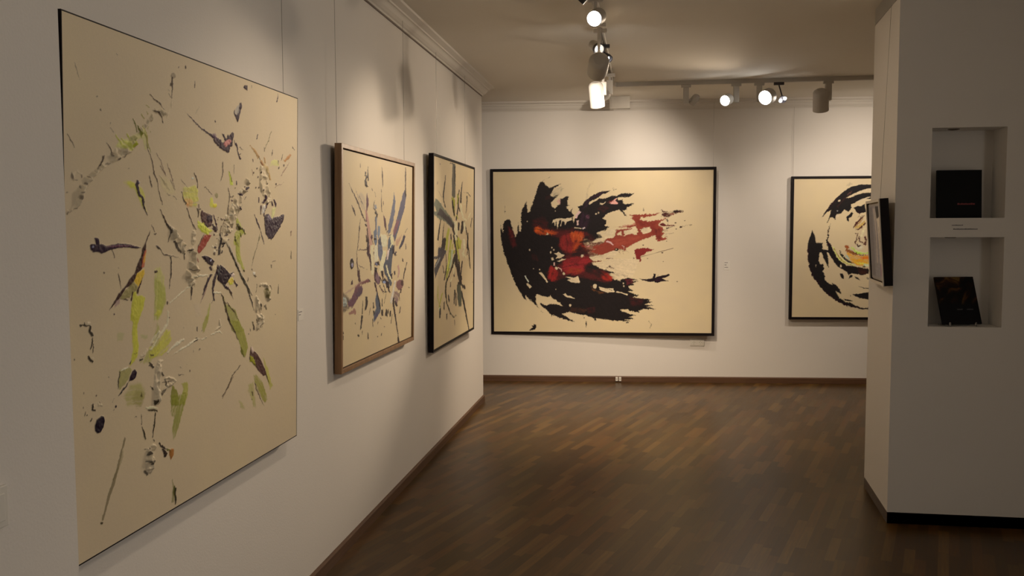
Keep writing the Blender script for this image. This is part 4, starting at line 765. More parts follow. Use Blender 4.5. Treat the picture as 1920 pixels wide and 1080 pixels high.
c8b48c|1|0.9|1.5|3|0|880 894 879 892 877 891 874 891 871 892 870 894 871 896 874 897 877 897 879 896
c0ac82|1|0.9|1.5|3|0|819 882 818 881 813 880 807 880 802 881 800 882 802 883 807 884 813 884 818 883
5a4a3c|1|0.9|1.5|3|0|884 878 882 877 877 876 871 876 866 877 865 878 866 880 871 881 877 881 882 880
5a4a3c|1|0.9|1.5|3|0|891 880 890 878 885 876 879 877 875 878 873 880 875 882 880 884 885 884 890 882
c8b48c|1|0.9|1.5|3|0|830 872 829 871 827 870 824 870 821 871 820 872 821 874 824 875 827 875 829 874
c0ac82|1|1.0|1.5|3|0|893 866 892 863 888 862 884 862 880 864 878 866 880 868 884 869 888 869 892 868
5a4a3c|1|1.0|1.5|3|0|904 863 903 862 900 861 896 861 893 862 892 864 893 865 896 866 900 866 903 865
c0ac82|1|1.0|1.5|3|0|892 856 890 854 887 853 883 853 879 855 878 856 879 858 883 859 887 859 890 858
6a5440|1|0.9|1.5|3|0|868 850 867 848 864 847 860 847 857 848 855 850 857 852 860 853 864 853 867 851
5a4a3c|1|0.9|1.5|3|0|860 850 858 848 852 846 846 847 840 848 838 850 840 852 846 853 852 853 858 852
c8b48c|1|0.9|1.5|3|0|811 848 810 846 808 844 804 844 802 846 801 848 802 850 804 851 808 851 810 850
c8b48c|1|0.9|1.5|3|0|792 839 790 837 786 836 780 836 776 837 774 839 776 841 780 842 786 842 790 840
5a4a3c|1|0.9|1.5|3|0|809 838 807 836 802 835 796 835 791 836 789 838 791 840 796 841 802 841 807 840
5a4a3c|1|0.9|1.5|3|0|817 828 816 827 813 827 809 827 805 827 804 829 806 830 809 830 813 830 816 829
c8b48c|1|0.9|1.5|3|0|802 823 800 821 796 819 791 820 787 821 786 824 787 826 791 828 796 827 800 826
5a4a3c|1|0.9|1.5|3|0|801 817 799 815 795 814 789 814 785 816 784 818 785 819 789 821 795 820 799 819
6a5440|1|0.9|1.5|3|0|801 813 799 812 795 811 790 811 786 812 784 814 786 815 790 816 795 816 799 815
928e34|0.8|2.0|2.3|1.5|0|944 887 973 900 987 880 986 775 965 796 958 835
504420|1|1.0|2.3|2|0|941 863 968 837 977 839 954 865
504420|0.8|1.0|2.3|2|0|991 906 988 900 978 897 967 897 958 900 954 906 958 912 967 915 978 915 988 912
908c34|0.75|6.6|2.0|0.8|0|416 754 446 742 476 723 481 679 460 647 434 625 414 624
8c8a30|0.7|3.7|2.2|0.5|0|755 644 730 592 748 589 761 643
7a5a50|0.8|1.8|2.2|1|0|736 707 712 678 693 652 695 652 718 677 744 705
a08c70|0.3|7.2|2.2|1|0|650 651 664 605 705 605 685 652
54402c|1|1.0|2.3|2|0|838 674 864 640 892 590 895 574 901 573 897 590 872 641 844 675
54402c|1|1.0|2.3|1.5|0|891 682 935 648 937 648 899 684
54402c|1|1.0|2.3|1.5|0|880 636 941 601 973 565 977 566 945 602 883 637
54402c|1|0.8|2.0|1.5|0|431 771 430 770 426 769 422 769 419 770 417 772 419 774 422 775 426 775 430 773
54402c|1|0.8|2.0|2|0|493 671 492 667 490 665 487 665 484 668 483 671 484 675 487 677 490 677 493 674
bba57e|1|0.8|2.0|2|0|491 679 490 678 487 677 484 677 482 678 481 680 482 682 484 682 487 682 490 681
928e34|0.85|2.9|2.4|1|0|951 861 979 834 994 795 1023 754 1015 744 994 769 965 783 955 816
504420|1|1.0|2.4|1.5|0|1028 745 1026 743 1022 741 1016 742 1012 744 1010 746 1012 749 1016 750 1022 750 1026 748
4e4232|1|1.0|2.4|3|0|873 858 911 816 951 766 993 724 1038 679 1061 650 1103 586 1109 586 1073 651 1052 680 1009 727 964 768 922 818 879 859
8a7e60|1|2.0|2.4|2|0|982 742 1031 692 1078 652 1087 654 1043 694 991 743
4e4232|1|1.0|2.4|2|0|1005 721 1048 678 1088 649 1093 650 1057 680 1011 722
86803a|0.85|2.3|2.3|1|0|855 667 874 630 908 624 950 598 986 558 1015 518 922 529 894 574 868 618
54402c|1|1.0|2.3|2|0|839 674 864 631 891 577 923 532 928 532 898 577 872 631 844 674
54402c|1|1.0|2.3|1|0|880 633 928 606 977 562 980 562 931 606 882 633
bba57e|0.55|2.5|3.1|5|1|1103 646 1121 611 1110 577 1137 554 1125 529 1097 517 1114 504 1181 509 1201 551 1164 576 1168 610 1124 648
bba57e|0.55|2.5|3.2|5|1|1153 679 1188 677 1206 652 1197 628 1197 600 1238 594 1255 621 1263 653 1214 689 1153 693
584830|0.85|1.1|2.5|2.5|0|1194 666 1226 652 1207 632 1248 614 1254 616 1228 632 1242 652 1208 671
584830|0.85|1.0|2.5|2.5|0|1154 678 1169 680 1168 683 1151 683
584830|0.85|1.0|2.5|2.5|0|1141 610 1167 586 1178 588 1148 611
584830|0.85|1.1|2.5|2.5|0|1188 598 1215 579 1221 580 1207 600
584830|0.85|1.0|2.5|2.5|0|1085 547 1099 514 1112 514 1095 547
584830|0.85|1.0|2.5|2.5|0|1121 552 1143 519 1163 519 1152 552
584830|0.85|1.0|2.5|2.5|0|1127 688 1120 661 1123 660 1131 687
584830|0.85|1.1|2.6|2.5|0|1247 676 1266 657 1270 657 1255 676
584830|0.85|1.1|2.6|2.5|0|1258 761 1260 747 1267 746 1269 761
584830|0.85|1.1|2.6|2.5|0|1277 770 1303 773 1301 775 1275 772
584830|0.85|1.0|2.5|2.5|0|1095 733 1114 714 1128 717 1101 734
584830|0.85|1.0|2.4|2.5|0|1054 719 1049 706 1055 705 1058 719
584830|0.85|1.1|2.6|2.5|0|1331 675 1322 639 1335 638 1335 674
584830|0.85|1.1|2.7|2.5|0|1457 809 1455 776 1465 775 1463 809
584830|0.85|1.1|2.6|2.5|0|1297 556 1299 554 1306 553 1309 554
7a6a48|1|1.0|2.5|1|0|1158 872 1127 835 1095 788 1081 751 1084 751 1101 788 1131 834 1164 871
54402c|1|1.0|2.4|1.5|0|1094 747 1093 746 1090 745 1086 745 1083 746 1082 748 1083 749 1086 750 1090 750 1093 749
d8c8a8|1|1.0|2.5|2|0|1118 733 1116 730 1109 728 1102 728 1096 731 1093 734 1096 737 1102 739 1109 738 1116 736
706428|0.5|3.2|2.5|1|0|1185 663 1234 667 1259 643 1234 624 1201 634
a49a34|1|3.1|1.9|1.2|0|291 668 339 664 339 648 324 618 321 586 328 554 320 528 304 512 281 503 291 522 300 547 294 590 297 628
8e8a2c|0.6|4.9|2.0|0.8|0|429 614 444 599 443 516 403 511 383 497 336 505 365 522 394 545
8a842c|0.55|7.9|1.9|0.4|0|285 447 335 443 358 420 353 394 334 377 270 390 253 419
8a8040|0.8|2.3|1.9|1|0|233 495 273 501 290 491 272 462 232 441 224 455
8a8a40|0.35|4.6|1.8|0.3|0|223 611 257 602 248 583 222 583
8a8a40|0.4|3.2|1.9|0.3|0|337 587 375 582 375 572 342 576
403424|1|0.7|1.7|3|0|57 641 68 644 100 640 101 643 68 648 54 649
403424|1|0.7|1.7|3|0|98 640 92 626 108 611 115 613 100 626 102 640
403424|1|0.7|1.7|3|0|110 610 107 596 98 578 100 577 111 595 113 609
403424|1|0.7|1.7|3|0|113 593 109 566 112 566 116 592
403424|1|0.7|1.7|3|0|88 559 91 548 108 538 112 541 98 550 90 560
403424|1|0.7|1.7|3|0|74 652 74 645 78 645 77 652
403424|1|0.8|1.9|3|0|289 520 279 509 284 507 293 519
403424|1|0.8|1.9|3|0|333 510 351 512 350 515 330 517
403424|1|0.8|2.0|3|0|381 497 401 477 408 479 386 498
403424|1|0.8|1.8|3|0|231 493 224 471 222 445 225 445 228 470 235 492
403424|1|0.8|1.8|3|0|180 485 182 486 179 488 176 488
403424|1|0.8|2.0|3|0|386 423 400 409 403 410 388 424
403424|1|0.8|1.9|3|0|318 537 302 537 303 536 318 536
301c28|1|0.8|0.6|4|0|295 487 308 490 316 481 313 466 299 459 276 459 281 471
38302a|1|0.8|1.9|1|0|275 457 254 446 225 425 226 424 258 443 277 456
5a5038|0.6|0.8|1.8|1|0|206 423 194 412 197 411 207 423
bba57e|0.55|2.0|2.4|5|1|341 517 372 528 395 542 423 567 449 583 439 588 414 571 383 549 358 537 332 524
c8b890|1|0.8|1.9|3|0|238 493 274 500 271 503 237 495
c8b890|0.6|1.6|2.0|2|0|392 555 448 586 440 590 386 558
bba57e|0.55|2.0|2.5|6|1|402 424 411 404 408 381 408 363 433 356 443 373 441 401 421 425
bba57e|1|0.7|1.7|4|0|100 647 98 645 94 644 88 645 84 647 82 649 84 651 88 652 94 652 98 650
bba57e|1|0.7|1.7|3|0|115 550 114 548 111 547 108 548 106 549 105 551 106 553 109 553 111 553 114 551
54402c|1|0.7|1.7|1|0|72 463 72 463 71 462 69 463 68 463 67 464 68 465 69 466 71 465 72 465
54402c|1|0.7|1.8|1|0|127 447 126 446 124 445 122 446 120 447 120 448 120 450 122 450 124 450 126 448
382430|1|0.8|1.8|1.5|0|214 663 214 661 211 661 209 661 207 662 206 663 207 665 209 666 212 665 214 664
54402c|1|0.8|1.9|1.5|0|346 403 345 402 342 401 339 402 336 403 335 405 336 407 339 408 342 407 345 405
a49a34|0.85|4.2|2.0|0.8|0|503 581 510 555 494 531 478 517 448 510 413 509 383 508 384 546 423 546 448 562 479 587
a49a34|0.8|3.3|2.0|0.5|0|435 655 455 648 439 632 415 640
8a8430|0.8|3.7|2.2|0.6|0|708 581 733 603 751 607 745 587 720 556 708 551
c4b48a|0.8|1.7|2.0|3|0|393 533 438 565 490 598 497 643 489 644 479 602 429 569 385 537
c8b890|1|0.9|2.1|4|0|485 512 546 530 589 540 583 545 538 537 482 514
c8b890|1|0.9|2.1|4|0|516 502 588 514 628 520 667 530 739 528 738 530 665 534 622 525 583 518 514 504
c8b890|1|0.9|2.3|4|0|765 534 796 539 833 537 845 531 849 532 834 541 794 542 762 536
bba57e|0.55|2.3|2.8|4|1|801 543 843 555 834 584 821 584 825 561 789 551
4a3c2c|0.9|0.8|2.0|2.5|0|379 490 402 477 408 481 388 495
4a3c2c|0.9|0.8|2.0|2.5|0|442 456 458 444 466 446 452 459
4a3c2c|0.9|0.8|2.0|2.5|0|457 424 509 417 508 420 456 426
4a3c2c|0.9|0.9|2.1|2.5|0|552 430 585 428 584 429 551 433
4a3c2c|0.9|0.9|2.2|2.5|0|650 522 678 527 672 532 647 525
4a3c2c|0.9|0.9|2.2|2.5|0|661 537 670 533 674 535 665 540
4a3c2c|0.9|0.9|2.1|2.5|0|567 452 567 454 560 457 558 456
4a3c2c|0.9|0.9|2.2|2.5|0|669 574 669 559 676 558 676 573
4a3c2c|0.9|0.9|2.1|2.5|0|591 579 590 580 585 582 582 581
4a3c2c|0.9|0.9|2.2|2.5|0|700 558 703 557 707 559 704 561
4a3c2c|0.9|0.8|2.0|2.5|0|492 626 499 620 504 621 499 628
4a3c2c|0.9|0.9|2.2|2.5|0|720 531 738 528 738 529 720 532
4a3c2c|0.9|0.9|2.2|2.5|0|686 500 681 495 685 493 693 497
4a3c2c|0.9|0.9|2.1|2.5|0|646 502 646 493 650 492 650 501
4a3c2c|0.9|0.9|2.1|2.5|0|619 438 619 432 624 431 624 437
4a3c2c|0.9|0.9|2.1|2.5|0|605 454 606 455 606 457 605 458
4a3c2c|0.9|0.8|2.0|2.5|0|392 515 408 515 407 519 390 521
4a3c2c|0.9|0.8|2.0|2.5|0|394 415 402 410 405 411 399 417
4a3c2c|0.9|0.8|2.0|2.5|0|463 434 472 419 466 402 447 389 455 384 477 397 482 418 471 434
4a3c2c|0.9|0.9|2.1|2.5|0|578 366 595 362 595 365 579 370
bba57e|0.55|2.0|2.5|4|1|433 503 420 483 407 451 402 423 416 393 409 374 433 366 446 387 441 417 446 442 454 473 462 494
bba57e|0.55|2.0|2.5|8|1|467 422 493 425 512 419 492 419 463 410 446 394 467 382 491 393 514 403 537 418 493 440 456 437
7a7420|0.9|2.6|2.1|1|0|514 406 540 387 551 362 550 333 507 341 503 377
928a34|0.85|2.6|2.1|1|0|568 402 607 401 612 388 606 357 589 325 550 333 573 363 584 382
6a4c34|0.7|1.6|2.3|0.5|0|933 364 883 328 844 299 847 298 890 325 937 363
54402c|1|1.0|2.3|2|0|865 615 891 580 937 527 942 527 898 581 870 615
86802e|0.9|2.4|2.4|1|0|901 573 978 565 1015 525 1037 485 1052 456 1029 419 1000 440 985 475 943 523
54402c|1|1.0|2.3|2|0|891 574 933 534 968 490 974 490 938 534 897 574
6a6420|1|1.0|2.4|2|0|992 464 992 446 1019 423 1024 423 1008 446 1001 463
58382e|1|1.1|1.5|3|0|1082 460 1078 442 1113 430 1137 413 1173 380 1202 343 1222 319 1252 274 1235 288 1210 321 1189 322 1145 346 1113 372 1074 398 1063 407 1067 433
8c8420|1|1.7|2.5|1|0|1067 420 1098 405 1121 370 1090 389 1067 399
98902a|0.7|2.6|2.6|1|0|1185 406 1197 387 1235 331 1260 287 1278 266 1252 256 1235 288 1210 331 1193 373
a89078|0.7|1.6|2.5|1|0|1082 452 1101 439 1090 427 1078 435
867e2c|0.9|4.2|2.5|1|0|1098 339 1137 333 1185 289 1218 240 1227 217 1193 213 1161 248 1121 290
8a8430|0.6|5.2|2.5|0.5|0|1059 308 1097 312 1105 276 1121 210 1097 218 1082 252 1051 286
8a8430|0.5|4.0|2.4|0.3|0|977 263 1007 247 1029 222 992 236
4e3c26|0.85|1.0|2.5|1.5|0|1080 276 1090 261 1097 260 1092 275
4e3c26|0.85|1.0|2.5|1.5|0|1080 249 1088 247 1091 248 1084 252
4e3c26|0.85|1.1|2.5|1.5|0|1111 309 1117 283 1166 228 1192 199 1195 199 1172 228 1125 283 1115 309
4e3c26|0.85|1.0|2.4|1.5|0|989 396 933 374 882 331 844 306 847 304 891 328 937 372 996 392
4e3c26|0.85|1.0|2.5|1.5|0|1094 539 1095 519 1109 518 1102 539
4e3c26|0.85|1.0|2.4|1.5|0|1057 502 1064 503 1062 507 1054 507
4e3c26|0.85|1.0|2.4|1.5|0|1065 522 1069 511 1073 511 1069 522
bba57e|0.55|2.5|3.1|4|1|1117 539 1144 519 1178 524 1157 545
241824|1|0.6|0.3|5|0|144 386 154 382 159 367 153 351 139 340 125 341 115 350 114 365 122 380
281c24|1|0.8|1.8|3|0|217 394 214 392 210 391 207 393 206 395 208 398 211 400 214 400 217 399 218 396
281c24|1|0.8|1.8|1|0|205 391 201 387 202 387 207 389
bba57e|0.55|1.8|2.2|6|1|107 410 128 413 148 414 149 419 122 431 95 428
3e3224|1|0.7|1.8|2.5|0|103 426 101 410 120 403 121 407 109 412 108 425
3e3224|1|0.7|1.8|2.5|0|107 431 100 423 107 419 112 428
3e3224|1|0.7|1.8|2.5|0|136 429 139 421 142 421 138 429
3e3224|1|0.7|1.7|2.5|0|65 425 68 422 70 422 69 425
3e3224|1|0.7|1.7|2.5|0|79 400 84 397 87 399 84 402
3e3224|1|0.7|1.8|2.5|0|98 380 105 386 100 388 95 382
3e3224|1|0.7|1.7|2.5|0|75 410 71 401 73 400 77 409
3e3224|1|0.7|1.8|2.5|0|144 415 152 411 153 411 145 416
40341e|1|0.8|1.9|2.5|0|307 348 304 346 314 343 313 346
40341e|1|0.8|2.0|2.5|0|371 354 425 339 425 344 372 357
40341e|1|0.8|1.9|2.5|0|341 310 348 287 358 267 363 266 355 286 344 310
40341e|1|0.8|2.0|2.5|0|403 376 410 361 420 359 423 373
40341e|1|0.8|2.0|2.5|0|412 339 404 305 397 262 401 261 410 303 418 337
40341e|1|0.8|1.9|2.5|0|337 349 341 319 344 318 339 349
40341e|1|0.8|1.9|2.5|0|343 404 343 415 340 416 340 405
b8ac80|1|0.8|2.0|4|0|362 360 396 355 425 348 425 351 396 359 362 363
7a6e26|0.4|6.4|1.9|0.3|0|315 370 338 370 363 409 316 423 289 410 306 380
bba57e|0.55|2.0|2.5|8|1|356 235 368 224 357 208 357 188 361 161 395 152 400 174 410 190 410 221 374 244
bba57e|0.55|2.0|2.5|7|1|388 242 396 232 380 217 407 204 421 225 410 242
3c3226|0.85|0.8|2.0|3|0|358 199 383 184 405 186 401 191 383 192 360 201
3c3226|0.85|0.8|2.0|3|0|346 172 363 153 373 154 352 173
3c3226|0.85|0.8|2.0|3|0|376 237 366 218 372 215 382 235
3c3226|0.85|0.8|2.0|3|0|410 252 402 255 401 253 407 249
3c3226|0.85|0.8|2.0|3|0|350 240 374 231 375 233 351 241
6a6024|0.35|2.3|1.9|0.3|0|249 290 234 239 212 212 191 190 196 187 218 209 240 237 253 289
38281e|1|0.8|2.0|3|0|429 238 441 226 485 203 487 205 448 229 436 239
38281e|1|0.8|2.0|3|0|448 215 461 195 462 187 474 183 481 193 458 216
38281e|1|0.8|2.0|3|0|402 252 410 253 409 255 400 257
96602a|1|1.4|1.7|3|0|492 202 520 198 517 182 504 167 495 181
6a6420|1|0.9|2.1|2|0|479 204 497 196 499 198 481 207
7c7a22|0.8|3.5|2.1|0.8|0|507 376 602 358 589 329 563 290 549 256 517 229 512 264 524 299 506 309
38301a|1|0.9|2.1|2.5|0|515 75 514 58 523 34 525 14 530 12 532 32 528 54 534 68
6a6420|0.6|2.6|2.1|0.5|0|508 100 511 72 505 27 518 23 520 70 511 100
5c4c22|0.65|0.8|1.8|0.8|0|252 300 210 218 170 152 139 94 148 89 181 147 220 213 259 297
4a3c20|1|0.8|1.8|1|0|146 83 145 81 141 81 136 83 133 85 132 88 133 90 137 90 141 88 145 86
4a4030|1|0.7|1.7|1|0|36 558 36 557 34 556 32 556 31 557 30 559 31 560 32 560 34 560 36 559
4a4030|1|0.7|1.7|1|0|73 461 72 460 71 459 69 460 67 461 67 462 68 463 69 463 71 463 72 462
5a4c30|0.7|0.7|1.6|1|0|51 1329 60 1308 72 1290 73 1290 62 1309 51 1330
5a4c34|0.7|0.7|1.7|1|0|148 1259 147 1258 145 1257 143 1257 141 1257 140 1258 141 1259 143 1260 145 1261 147 1260
5a4c34|0.9|0.7|1.7|1|0|163 1227 162 1225 161 1224 159 1224 157 1225 156 1226 157 1228 159 1229 161 1229 162 1228
5a4c34|0.7|0.7|1.8|1|0|206 1195 206 1193 205 1192 204 1192 203 1193 203 1194 203 1196 204 1197 205 1197 206 1196
5a4c34|0.7|0.7|1.8|1|0|233 1389 240 1386 241 1388 234 1390
5a4c34|0.7|0.7|1.8|1|0|201 1181 216 1170 218 1171 203 1181"""
